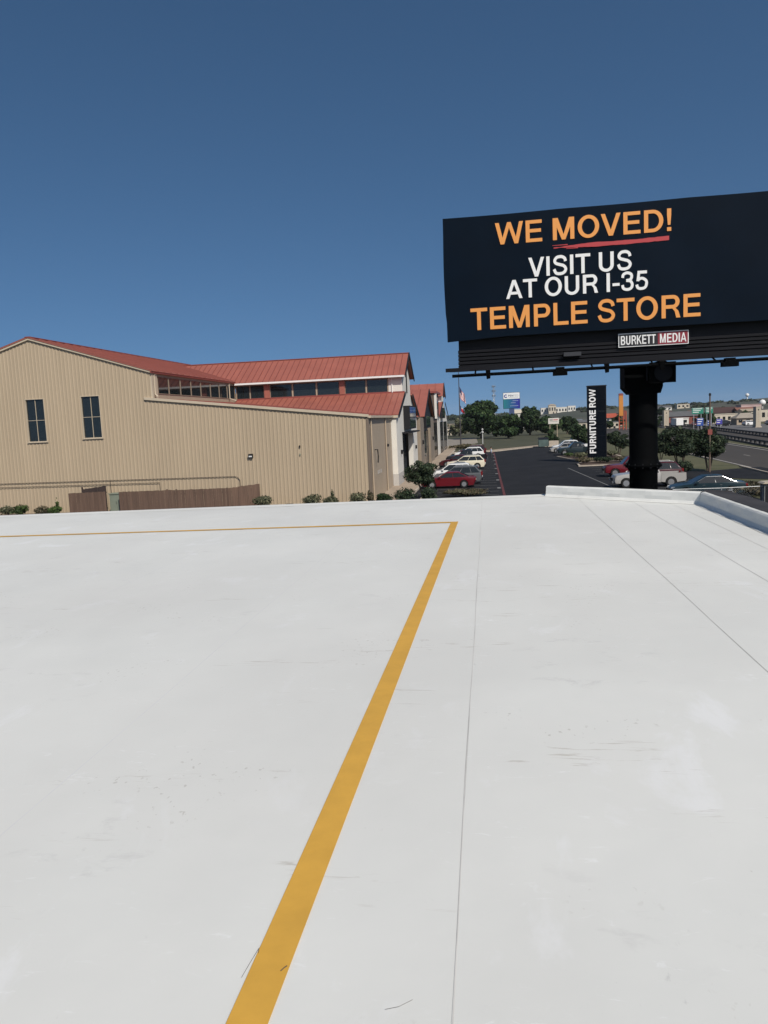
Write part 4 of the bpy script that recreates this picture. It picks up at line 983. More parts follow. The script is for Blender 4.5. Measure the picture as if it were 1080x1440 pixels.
    if kind == 'pickup':
        ch = [(-.158*L, cl), (-.158*L, .80), (-.495*L, .80), (-.495*L, .50)]+[(-.47*L, cl)]
        pts = [(-.16*L, cl+.05), (-.16*L, .82), (-.16*L, belt-.02), (-.497*L, belt-.02), (-.5*L, .60), (-.485*L, cl+.08)]+[(p[0], p[1]) for p in reversed(arch(xr))]
        for sy in (-1, 1):
            MB().prism([(px, sy*(h-.09), pz) for px, pz in pts], (0, sy*.085, 0)).build('bed_side', pm, root)
        bx('bed_floor', m_under, root, -.49*L, -.16*L, -h+.09, h-.09, .72, .76); tg = bx('tailgate', pm, root, -.5*L, -.488*L, -h+.10, h-.10, .56, belt-.03)
        bx('tailgate_handle', m_dark, tg, -.5*L-.012, -.5*L, -.14, .14, .95, 1.03)
    if kind == 'suv':
        for sy in (-1, 1): MB().tube([(r0+.2, sy*(hr-.02), Ht-.02), (r0+.35, sy*(hr-.02), Ht+.03), (r1-.3, sy*(hr-.02), Ht+.03), (r1-.15, sy*(hr-.02), Ht-.03)], .016, 6).build('roof_rail', m_galv, cab)
    # wheels
    for cx in (xf, xr):
        for sy in (-1, 1):
            wl = MB().lathe([(wr*.60, -.10), (wr*.93, -.105), (wr, -.07), (wr, .07), (wr*.93, .105), (wr*.60, .10)], 24, axis='y').build('wheel', m_tyre, root, smooth=35)
            wl.location = (cx, sy*(h-.125), wr)
            r = MB(); r.lathe([(wr*.62, sy*.085), (wr*.62, sy*.108), (wr*.54, sy*.108)], 24, axis='y'); r.lathe([(.06, sy*.09), (.05, sy*.115)], 10, axis='y')
            for q in range(5):
                a = 2*pi*q/5+.3; d = Vector((cos(a), 0, sin(a))); t = Vector((-sin(a), 0, cos(a)))
                p0 = d*.03; p1 = d*wr*.58
                r.add([tuple(p+t*s_*(.035 if p is p0 else .05)+Vector((0, sy*(.112 if o_ else .085), 0))) for p in (p0, p1) for s_ in (-1, 1) for o_ in (0, 1)],
                      [(0, 1, 3, 2), (4, 6, 7, 5), (0, 4, 5, 1), (2, 3, 7, 6), (1, 5, 7, 3), (0, 2, 6, 4)])
            r.build('rim', m_rim, wl)
    return root
LW = pi
car('sedan', 'glossy red sedan parked nearest behind the small tree', -3.65, 70.35, LW, P_RED, L=4.95, Wd=1.85, Ht=1.46)
car('suv', 'dark grey crossover parked right behind the red sedan', -3.0, 73.8, LW, P_GREY, L=4.8, Wd=1.88, Ht=1.72)
car('suv', 'white crossover parked behind the dark grey crossover', -3.75, 78.6, LW, P_WHITE, L=4.6, Ht=1.7)
car('sedan', 'black sedan parked before the cream crossover', -3.5, 84.4, LW, P_BLACK, L=4.8)
car('suv', 'cream crossover parked in middle of the left row', -2.75, 94.6, LW, P_CREAM, L=4.8, Wd=1.9, Ht=1.66)
car('sedan', 'maroon sedan parked beyond the cream crossover', -4.0, 101.0, LW, P_MAR, L=4.8, Ht=1.5)
car('pickup', 'black pickup truck parked beyond the maroon sedan', -3.0, 107.0, LW, P_BLACK, L=5.7, Wd=1.98, Ht=1.86)
car('suv', 'white crossover parked beside the standing person', -2.9, 119.0, LW, P_WHITE, L=4.7, Ht=1.7)
car('suv', 'maroon crossover parked last in the left row', -2.6, 127.5, LW, P_MAR, L=4.6, Ht=1.68)
car('pickup', 'dark green pickup truck beside planted island', 13.1, 118.4, LW, P_GREEN, L=5.8, Wd=2.0, Ht=1.9)
car('suv', 'white crossover parked beyond the dark green pickup', 12.8, 131, LW, P_WHITE, L=4.7, Ht=1.75)
car('sedan', 'silver sedan parked between dark green pickup and white crossover', 12.2, 127.0, LW, P_SILV, L=4.7)
car('suv', 'white van-like wagon parked farthest right near the dumpster', 14.6, 136.5, LW, P_WHITE, L=4.9, Ht=1.9)
car('pickup', 'red pickup truck facing left beyond billboard column', 13.75, 76.6, LW, P_RED, L=5.7, Wd=2.0, Ht=1.9)
car('pickup', 'silver pickup truck behind the base of billboard column', 12.85, 65.3, LW, P_SILV, L=5.75, Wd=1.95, Ht=1.72)
car('suv', 'burgundy crossover parked right behind the silver pickup', 14.3, 69.9, LW, P_MAR, L=4.7, Ht=1.72)
car('sedan', 'dark teal sedan with pale window trim behind roof parapet', 15.3, 57.3, LW, P_TEAL, L=5.2, Wd=1.9, Ht=1.48, chrome=True)

# ------------------------------------------------------------------ person by the cars
def person():
    root = empty('person', (.42, 114.2, 0)); tag(root, 'person in pale blue shirt standing behind the parked cars', 'person')
    vs = [(0, 0, .98), (0, 0, 1.15), (0, .01, 1.40), (0, .01, 1.52), (.01, 0, 1.60), (.02, 0, 1.74),
          (0, -.11, .92), (.02, -.12, .50), (-.01, -.13, .08), (.14, -.14, .04), (0, .11, .92), (-.02, .12, .50), (-.05, .12, .08), (.1, .14, .04),
          (0, -.20, 1.42), (.03, -.26, 1.15), (.18, -.24, .98), (.26, -.22, .95), (0, .20, 1.42), (-.01, .27, 1.14), (.05, .29, .88), (.08, .29, .80)]
    ed = [(0, 1), (1, 2), (2, 3), (3, 4), (4, 5), (0, 6), (6, 7), (7, 8), (8, 9), (0, 10), (10, 11), (11, 12), (12, 13), (2, 14), (14, 15), (15, 16), (16, 17), (2, 18), (18, 19), (19, 20), (20, 21)]
    rad = [.15, .14, .16, .065, .085, .085, .10, .07, .05, .04, .10, .07, .05, .04, .075, .05, .04, .035, .075, .05, .04, .035]
    me = bpy.data.meshes.new('body'); me.from_pydata(vs, ed, []); o = link('body', me, root)
    sk = o.modifiers.new('skin', 'SKIN'); sk.use_smooth_shade = True
    for i, v in enumerate(me.skin_vertices[0].data): v.radius = (rad[i], rad[i]); v.use_root = (i == 0)
    o.modifiers.new('sub', 'SUBSURF').levels = 1; o.modifiers['sub'].render_levels = 1
    bpy.context.view_layer.update(); dg = bpy.context.evaluated_depsgraph_get()
    m2 = bpy.data.meshes.new_from_object(o.evaluated_get(dg)); o.modifiers.clear(); o.data = m2; m2.materials.clear()
    for m in (mat('skin', (.45, .27, .18), .6), mat('pale_blue_cloth', (.38, .46, .58), .8), mat('dark_trousers', (.05, .045, .05), .8), m_dark): m2.materials.append(m)
    for p in m2.polygons:
        c = p.center; p.material_index = 1 if (.96 < c.z < 1.5 and (abs(c.y) < .2 or c.z > 1.12)) else 2 if (.1 < c.z <= .96 and abs(c.y) < .2) else 3 if c.z <= .1 else 0
    MB().lathe([(.10, 1.70), (.105, 1.76), (.09, 1.83), (.04, 1.86)], 12, org=(.01, 0, 0)).build('hair', mat('dark_hair', (.02, .014, .01), .8), root, smooth=60)
person()

# ------------------------------------------------------------------ flagpole
def flagpole():
    root = empty('flagpole', (-5.85, 168.3, 0)); tag(root, 'tall dark flagpole with drooping striped flag beyond the shop row', 'flagpole')
    MB().tube([(0, 0, 0), (0, 0, 9), (0, 0, 16.3)], [.16, .12, .07], 10).build('pole', mat('bronze_pole', (.05, .045, .045), .5), root, smooth=60)
    MB().lathe([(.02, 16.3), (.10, 16.38), (.13, 16.46), (.09, 16.55), (.01, 16.6)], 12).build('finial', m_yellow, root, smooth=60)
    MB().lathe([(.32, 0), (.3, .25), (.18, .4)], 14).build('base', m_curb, root)
    mr, mw, mbl = mat('flag_red', (.40, .02, .03), .8), mat('flag_white', (.80, .78, .76), .8), mat('flag_blue', (.022, .03, .10), .8)
    def cloth(name, z1, hoist, fly, drop, nstripe, matf, par):
        mb = MB(); nu, nv = 16, nstripe
        def P(u, v):
            x = .10+fly*u*(.78+.22*v); z = z1-hoist*v*(1-.12*u)-drop*u**.85
            return (x+.05*sin(u*9+v*2), .16*sin(u*11+v*2.2)*(.25+u), z)
        for j in range(nv):
            for i in range(nu):
                mb.add([P(i/nu, j/nv), P((i+1)/nu, j/nv), P((i+1)/nu, (j+1)/nv), P(i/nu, (j+1)/nv)], [(0, 1, 2, 3)], matf(i/nu, j, nv))
        return mb.build(name, [mr, mw, mbl], par, smooth=60, fix=False)
    cloth('striped_flag', 12.9, 2.3, 1.35, 1.75, 13, lambda u, j, n: 2 if (u < .4 and j < 7) else (0 if j % 2 == 0 else 1), root)
    cloth('second_flag', 8.9, 1.1, .95, .95, 6, lambda u, j, n: 2 if u < .33 else (1 if j < 1 else 0), root)
flagpole()

# ------------------------------------------------------------------ right-hand verge: trees, pole, fence, rails
tree('crape_myrtle', 'multi-stemmed dark tree left of utility pole beyond parked trucks', 18.5, 78.3, 1.15, 4.6, 5.0, 11000, .075, G_MYR, k=34, stems=4, trunk_r=.06, seed=11, lump=.36, group='small trees on the roadside verge')
tree('crape_myrtle', 'multi-stemmed dark tree right behind utility pole', 21.4, 79.0, 1.1, 4.3, 4.3, 10000, .075, G_MYR, k=34, stems=4, trunk_r=.06, seed=12, lump=.36, group='small trees on the roadside verge')
tree('crape_myrtle', 'small dark tree close beside right edge of billboard column', 20.2, 95, .9, 3.4, 4.2, 7000, .085, G_MYR, k=26, stems=3, trunk_r=.05, seed=13, lump=.38, group='small trees on the roadside verge')
tree('crape_myrtle', 'dark bushy tree between black slab sign and billboard column', 18.2, 112, .8, 3.85, 3.9, 6000, .10, G_MYR, k=26, stems=3, trunk_r=.06, seed=14, lump=.38, group='small trees on the roadside verge')
tree('crape_myrtle', 'dark tree just left behind black slab sign', 15.6, 136, .6, 3.9, 4.2, 3600, .15, G_DARK, k=16, stems=3, trunk_r=.07, seed=15, lump=.38, group='small trees on the roadside verge')
tree('crape_myrtle', 'low dark tree left of slab sign above white wagon', 12.4, 152, .5, 3.4, 3.6, 3000, .16, G_DARK, k=14, stems=2, trunk_r=.07, seed=16, lump=.38, group='small trees on the roadside verge')
shrub('dark_hedge', 'dark dense bush at tail of silver pickup under the trees', 17.6, 74, 2.2, 1.5, 2600, .08, G_MYR, 91, group=None, z=0, dep=3)
shrub('verge_scrub', 'brownish scrub patch beyond the roof parapet at right edge', 18.5, 58, 4.2, .8, 5200, .07, G_BR, 92, group=None, cat='scrub', z=0, dep=7)
def upole():
    r = empty('utility_pole', (21.1, 77.6, 0)); tag(r, 'slim brown utility pole standing among the roadside trees', 'pole')
    MB().tube([(0, 0, 0), (0, 0, 7.3)], [.10, .07], 8).build('shaft', mat('pole_wood', (.12, .085, .06), .9), r, smooth=60)
    MB().lathe([(.09, 7.3), (.12, 7.36), (.10, 7.5), (.02, 7.56)], 10).build('cap', m_dark, r); bx('sign_tag', m_redd, r, -.2, .2, -.12, -.1, 3.6, 4.1)
upole()
def chainlink():
    r = empty('chain_link_fence', (0, 50, 0)); tag(r, 'grey chain link fence with pale top rail beyond the roof parapet', 'fence')
    P = [(11.4, 0, 1.22), (14.3, 0, 1.22), (16.75, 0, 1.26)]
    MB().tube(P, .022, 8).build('top_rail', m_galv, r)
    for x, y, z in P: MB().tube([(x, y, 0), (x, y, z+.06)], .035, 8).build('post', m_galv, r)
    mb = MB()
    for k in range(-14, 60):
        for s in (1, -1):
            x0 = 11.4+k*.115; pts = []
            a, b = (0.0, 1.2); xa, xb = x0, x0+s*1.2
            if min(xa, xb) < 11.4 or max(xa, xb) > 16.7: continue
            mb.tube([(xa, .004*s, .02), (xb, .004*s, 1.2)], .0028, 3, cap=False)
    o = mb.build('mesh_wire', m_galv, r); o['kind'] = 'stuff'
chainlink()
def gate_cabinet():
    r = empty('metal_cabinet', (17.15, 50.2, 0)); tag(r, 'grey metal cabinet with pale top at right picture edge', 'cabinet')
    bx('body', mat('cabinet_grey', (.13, .135, .13), .5, .1, 3), r, -.38, .45, -.35, .35, 0, 1.38)
    MB().prism([(-.5, -.5, 1.42), (.6, -.5, 1.42), (.6, -.5, 1.56), (-.38, -.5, 1.52)], (0, 1.0, 0)).build('lid', m_btrim, r); bx('door', m_dark, r, -.3, .35, -.372, -.355, .12, 1.25)
gate_cabinet()
def guard_rail(name, label, xa, sa, y0, y1, h=.85, z=.0):
    r = empty(name, (xa+sa*(y0-100), y0, 0)); tag(r, label, 'guard rail'); mb = MB(); pm = MB()
    X = lambda y: sa*(y-y0)
    yy = y0
    while yy < y1:
        e = min(y1, yy+8)
        for (z0, z1, wd) in ((h-.26, h, .2), (.0, .20, .24)):
            mb.prism([(X(yy)-wd/2, yy-y0, z0), (X(yy)+wd/2, yy-y0, z0), (X(yy)+wd/2, yy-y0, z1), (X(yy)-wd/2, yy-y0, z1)], (X(e)-X(yy), e-yy, 0))
        yy = e
    mb.build('beam', m_rail, r); k = y0
    while k < y1:
        pm.box(X(k)-.14, X(k)+.14, k-y0-.22, k-y0+.22, 0, h-.01); k += 3.2 if k < 260 else 6
    o = pm.build('posts', m_rail, r); o['kind'] = 'stuff'
m_rail = mat('weathered_rail', (.032, .030, .030), .8, .3, .6)
guard_rail('highway_rail', 'dark railing with open gaps along the nearer highway edge', 38.6, .112, 90, 330)
guard_rail('highway_rail', 'dark railing with open gaps along the far side of highway lanes', 46.4, .112, 100, 420)

# ------------------------------------------------------------------ beyond the lot: trees, signs, dumpster
for i, (x, y, z0, z1, wd, n, lf, c, k, lb) in enumerate([
        (-1.9, 225, .9, 11.2, 12.6, 20000, .28, G_OAK, 46, 'big round dark oak beyond the lot right of flagpole'),
        (5.6, 214, .3, 7.0, 8.0, 12000, .25, G_OAK, 32, 'dense dark oak reaching the grass under the blue signboard'),
        (12.8, 240, .4, 9.3, 6.6, 10000, .26, G_DARK, 30, 'tall dark tree right of the blue signboard'),
        (18.2, 236, .4, 5.9, 8.6, 10000, .25, G_OAK, 30, 'dark tree under the small white signboard'),
        (23.8, 238, .4, 5.6, 6.2, 7000, .25, G_DARK, 24, 'dark tree right of the small white signboard'),
        (22.4, 200, .3, 3.6, 4.8, 6000, .2, G_DARK, 22, 'low dark tree on grass left of black slab sign'),
        (-9.5, 262, .3, 5.8, 7.5, 7000, .28, G_GREY, 24, 'pale olive tree left of flagpole beyond gravel'),
        (-16.5, 270, .3, 5.2, 7.5, 7000, .28, G_BR, 24, 'brownish scrubby tree close beside the far shop'),
        (2.6, 236, .3, 6.0, 5.6, 6000, .27, G_DARK, 20, 'dark tree squeezed between the big oak and dense oak'),
        (9.3, 243, .3, 5.2, 4.4, 5000, .27, G_OAK, 20, 'small tree below the right part of blue signboard')]):
    tree('oak_tree', lb, x, y, z0, z1, wd, n, lf, c, k=k, stems=1, trunk_r=.28, seed=200+i, group='trees beyond the parking lot', lump=.40)
shrub('far_hedge', 'low dark brown hedge at end of sidewalk by flagpole', -4.2, 154, 8.6, 1.05, 3500, .13, G_BR, 95, group=None, cat='hedge', z=0, dep=2.2)
def dumpster():
    r = empty('dumpster', (10.4, 149, 0)); tag(r, 'faded green dumpster at far right corner of parking lot', 'dumpster')
    m_d = mat('faded_green_paint', (.075, .115, .105), .6, .2, 1.2)
    MB().prism([(-.9, -.7, .15), (-.9, .7, .15), (-.9, .75, 1.75), (-.9, -.75, 1.45)], (1.8, 0, 0)).build('bin', m_d, r)
    MB().prism([(-.95, -.78, 1.47), (-.95, .78, 1.77), (-.95, .78, 1.83), (-.95, -.78, 1.53)], (1.9, 0, 0)).build('lid', m_dark, r)
    for x in (-.75, .75):
        for y in (-.55, .55): MB().lathe([(.09, -.04), (.09, .04)], 10, axis='x', org=(x, y, .09)).build('caster', m_dark, r)
    for x in (-.98, .9): bx('lift_pocket', m_d, r, x, x+.08, -.45, .45, .8, 1.0)
dumpster()
def low_wall():
    r = bx('low_wall', m_curb, None, 11.6, 13.4, 150.9, 151.3, 0, 1.1); tag(r, 'pale low concrete wall beside the green dumpster', 'wall')
low_wall()
def blue_sign():
    r = empty('pole_sign', (8.1, 260, 0)); tag(r, 'blue and white signboard on a blue column behind the oaks', 'sign')
    m_bl = mat('sign_blue', (.018, .03, .22), .5); m_tl = mat('sign_teal', (.012, .13, .18), .5); m_col = mat('column_blue', (.045, .07, .16), .6)
    bx('cabinet', m_dark, r, -2.75, 2.75, -.3, .3, 8.45, 13.75)
    bx('upper_panel', m_wprint, r, -2.65, 2.65, -.33, -.302, 11.65, 13.65)
    N = 8
    for i in range(N):
        a = i/(N-1); c = tuple((1-a)*p+a*q for p, q in zip((.010, .17, .20), (.014, .018, .26)))
        bx('lower_panel', mat('sign_blend_%d' % i, c, .5), r, -2.65+5.3*i/N, -2.65+5.3*(i+1)/N-.001, -.33, -.302, 8.55, 11.62)
    bx('column', m_col, r, -.85, .85, -.25, .25, 0, 8.45)
    mb = MB()
    for k in range(20):
        a0 = radians(40+k*14.5); a1 = radians(40+(k+1)*14.5); ro, ri = .58, .28
        mb.quad((-1.85+ro*cos(a0), -.34, 12.6+ro*sin(a0)), (-1.85+ro*cos(a1), -.34, 12.6+ro*sin(a1)), (-1.85+ri*cos(a1), -.34, 12.6+ri*sin(a1)), (-1.85+ri*cos(a0), -.34, 12.6+ri*sin(a0)))
    mb.build('emblem', m_bl, r)
    m_grey = mat('grey_print', (.35, .37, .38), .6); m_navy = mat('navy_print', (.02, .035, .10), .6)
    text_letters('PEN', m_navy, r, -1.05, .55, 12.4, 13.0, (0, -.34, 0), (1, 0, 0), (0, -1, 0), 0, .2, .17)
    text_letters('FED', m_grey, r, .70, 2.25, 12.4, 13.0, (0, -.34, 0), (1, 0, 0), (0, -1, 0), 0, .13, .12)
    bx('text_line', m_grey, r, -.95, 2.2, -.345, -.335, 12.05, 12.16)
    for a, b, z in ((.3, 2.2, 10.95), (-.2, 1.3, 10.3), (-.5, 2.2, 9.3)): bx('text_line', mat('pale_print', (.35, .40, .55), .6), r, a, b, -.345, -.335, z, z+.12)
blue_sign()
def white_sign():
    r = empty('board_sign', (16.6, 200, 0)); tag(r, 'small white roadside signboard in front of dark trees', 'sign')
    bx('board', mat('sign_white', (.62, .58, .52), .6), r, -1.32, 1.32, -.08, .08, 3.65, 5.1)
    for x in (-.9, .9): bx('post', m_taupe, r, x-.07, x+.07, .09, .2, 0, 4.9)
    for a, b, z, m in ((-1.0, -.2, 4.55, m_dark), (-.1, 1.05, 4.55, m_rprint), (-.95, 1.0, 4.15, m_greyb)): bx('text_line', m, r, a, b, -.095, -.082, z, z+.2)
white_sign()
def cell_tower():
    r = empty('cell_tower', (3.7, 420, 0)); tag(r, 'thin lattice cell tower rising behind the big oak', 'tower')
    mb = MB()
    for a in range(3):
        d = Vector((cos(a*2*pi/3), sin(a*2*pi/3), 0)); mb.tube([d*.9, d*.28+Vector((0, 0, 22.6))], .09, 5)
    for k in range(16):
        z0 = k*1.4; z1 = z0+1.4; r0 = .9-.62*z0/22.6; r1 = .9-.62*z1/22.6
        for a in range(3):
            p = Vector((cos(a*2*pi/3)*r0, sin(a*2*pi/3)*r0, z0)); q = Vector((cos((a+1)*2*pi/3)*r1, sin((a+1)*2*pi/3)*r1, z1)); mb.tube([p, q], .05, 4)
    mb.build('mast', m_galv, r)
    for z in (22.0, 19.6, 17.1):
        for a in range(3):
            x, y = .95*cos(a*2.1+.3), .95*sin(a*2.1+.3); MB().box(x-.16, x+.16, y-.1, y+.1, z-.6, z+.5).build('antenna', mat('antenna_grey', (.22, .23, .24), .5), r)
        MB().lathe([(.95, z-.08), (.95, z+.02)], 12).build('platform', m_dark, r)
cell_tower()
def white_post():
    r = empty('white_post', (-1.2, 180, 0)); tag(r, 'slim white post with rounded head on grass beyond the cars', 'post')
    MB().tube([(0, 0, 0), (0, 0, 2.5)], [.13, .11], 10).build('shaft', mat('post_grey_white', (.42, .42, .40), .6), r, smooth=60)
    MB().lathe([(.12, 2.45), (.30, 2.55), (.30, 2.8), (.10, 2.95), (.10, 3.1), (.24, 3.25), (.22, 3.45), (.05, 3.6)], 14).build('head', mat('post_grey_white', (.42, .42, .40), .6), r, smooth=40)
    MB().tube([(-.35, 0, 2.62), (-.62, 0, 2.45)], .07, 6).build('arm', mat('post_grey_white', (.42, .42, .40), .6), r)
white_post()
def orange_pillar():
    r = empty('orange_pillar', (43.2, 260, 0)); tag(r, 'tall orange pillar with red lower frame right of black slab sign', 'sign')
    bx('pillar', mat('orange_paint', (.52, .20, .03), .6, .08, .3), r, -.75, .55, -.5, .5, 4.5, 11.0); bx('cap', m_redd, r, -.75, .55, -.5, .5, 11.0, 11.7)
    m_or2 = mat('red_orange_steel', (.36, .07, .025), .6); mb = MB()
    for x in (-.7, .6, 1.5): MB().box(x-.13, x+.13, -.3, .3, 0, 6.0 if x > 1 else 4.5).build('leg', m_or2, r)
    for k in range(5): bx('crosspiece', m_or2, r, -.56, 1.36, -.1, .1, .5+k*.95, .68+k*.95)
    bx('side_panel', m_redd, r, .72, 1.36, -.2, .2, 3.3, 6.2)
orange_pillar()

# ------------------------------------------------------------------ far side of the highway
def slab_pylon(label, x, y, wd, h):
    r = empty('concrete_pylon', (x, y, 0)); tag(r, label, 'pylon', 'tan slab pylons along the highway')
    m_py = mat('pylon_tan', (.44, .38, .29), .8, .08, .6)
    bx('shaft', m_py, r, -wd/2, wd/2, -1.2, 1.2, .25, h); bx('plinth', m_curb, r, -wd/2-.2, wd/2+.2, -1.4, 1.4, 0, .25); bx('cap', m_py, r, -wd/2-.06, wd/2+.06, -1.26, 1.26, h, h+.15)
    bx('plaque', m_dark, r, -.14, .14, -1.22, -1.2, h-.9, h-.55)
    for k in range(6): bx('plaque_line', m_taupe, r, -.1, .1, -1.215, -1.202, h-1.5-k*.5, h-1.3-k*.5)
slab_pylon('tan slab pylon standing right of billboard column above the trees', 56.4, 257, 1.5, 5.5)
slab_pylon('tan slab pylon near the right picture edge', 72.9, 223, 1.25, 5.5)
def road_sign(name, label, x, y, wd, z0, z1, m, posts, lines=3):
    r = empty(name, (x, y, 0)); tag(r, label, 'sign')
    bx('panel', m, r, -wd/2, wd/2, -.06, .06, z0, z1); bx('border', m_wprint, r, -wd/2-.04, wd/2+.04, .061, .08, z0-.04, z1+.04)
    for k in range(lines):
        z = z0+(z1-z0)*(k+.7)/(lines+.4); bx('text_line', m_wprint, r, -wd*.42, wd*(.1+.3*((k*7) % 3)/2), -.075, -.062, z, z+(z1-z0)*.11)
    for p in posts: bx('post', m_galv, r, p-.07, p+.07, .085, .2, 0, z1)
m_sgreen = mat('highway_green', (0.0120, 0.2025, 0.1275), .5); m_sblue = mat('service_blue', (.015, .06, .30), .5)
road_sign('highway_sign', 'wide green highway sign left of utility pole', 59.2, 230, 3.1, 4.35, 5.95, m_sgreen, (-1, 1))
road_sign('highway_sign', 'green highway sign right of utility pole', 62.5, 230.5, 2.0, 4.35, 6.0, m_sgreen, (-.6, .6))
road_sign('service_sign', 'blue service sign below the green highway signs', 58.6, 225, 1.7, 1.05, 3.1, m_sblue, (-.5, .5))
road_sign('service_sign', 'narrow blue sign just right of the utility pole', 61.3, 226, .9, 1.05, 2.4, m_sblue, (0,), 2)
road_sign('service_sign', 'small violet blue sign on the far roadside', 66.8, 236, 1.6, 1.0, 2.5, mat('violet_blue', (.05, .04, .30), .5), (-.4, .4), 2)

def far_building(label, x, y, wd, dp, h, wm, rm, roof='flat', rh=1.0, nwin=3, door=True, z0=0, cat='building', name='far_building'):
    r = empty(name, (x, y, z0)); tag(r, label, cat, 'distant roadside buildings')
    bx('wall', wm, r, -wd/2, wd/2, -dp/2, dp/2, -4 if z0 else 0, h)
    if roof == 'flat': bx('roof', rm, r, -wd/2-.15, wd/2+.15, -dp/2-.15, dp/2+.15, h, h+.35*max(.4, rh))
    elif roof == 'gable':
        MB().prism([(-wd/2-.3, -dp/2-.4, h), (-wd/2-.3, dp/2+.4, h), (-wd/2-.3, 0, h+rh)], (wd+.6, 0, 0)).build('roof', rm, r)
    else:
        a, b = wd/2+.5, dp/2+.5
        MB().add([(-a, -b, h), (a, -b, h), (a, b, h), (-a, b, h), (-a*.35, 0, h+rh), (a*.35, 0, h+rh)], [(0, 1, 5, 4), (1, 2, 5), (2, 3, 4, 5), (3, 0, 4), (0, 3, 2, 1)]).build('roof', rm, r)
    for i in range(nwin):
        xc = -wd/2+wd*(i+.5)/nwin; ww = wd/nwin*.5
        wo = bx('window', m_dark, r, xc-ww/2, xc+ww/2, -dp/2-.04, -dp/2-.002, h*.35, h*.75); bx('pane', m_glass, wo, xc-ww/2+.08, xc+ww/2-.08, -dp/2-.055, -dp/2-.042, h*.38, h*.72)
    if door: bx('door', m_dark, r, wd*.08, wd*.08+min(1.2, wd*.15), -dp/2-.06, -dp/2-.003, 0, min(2.1, h*.33))
    return r
W_, C_, T_, R_ = m_stucco, mat('cream_wall', (.52, .46, .36), .8, .06, .4), mat('tan_wall', (.36, .29, .21), .8, .08, .4), mat('brick_red_wall', (.22, .07, .05), .8, .12, .4)
GR, DR, BRR = mat('grey_roof', (.10, .10, .10), .8, .1, .3), mat('dark_roof', (.035, .032, .032), .8, .15, .3), mat('dark_brown_roof', (.060, .030, .026), .8, .2, .3)
PKR = mat('pinkish_wall', (.46, .33, .30), .8, .1, .3)
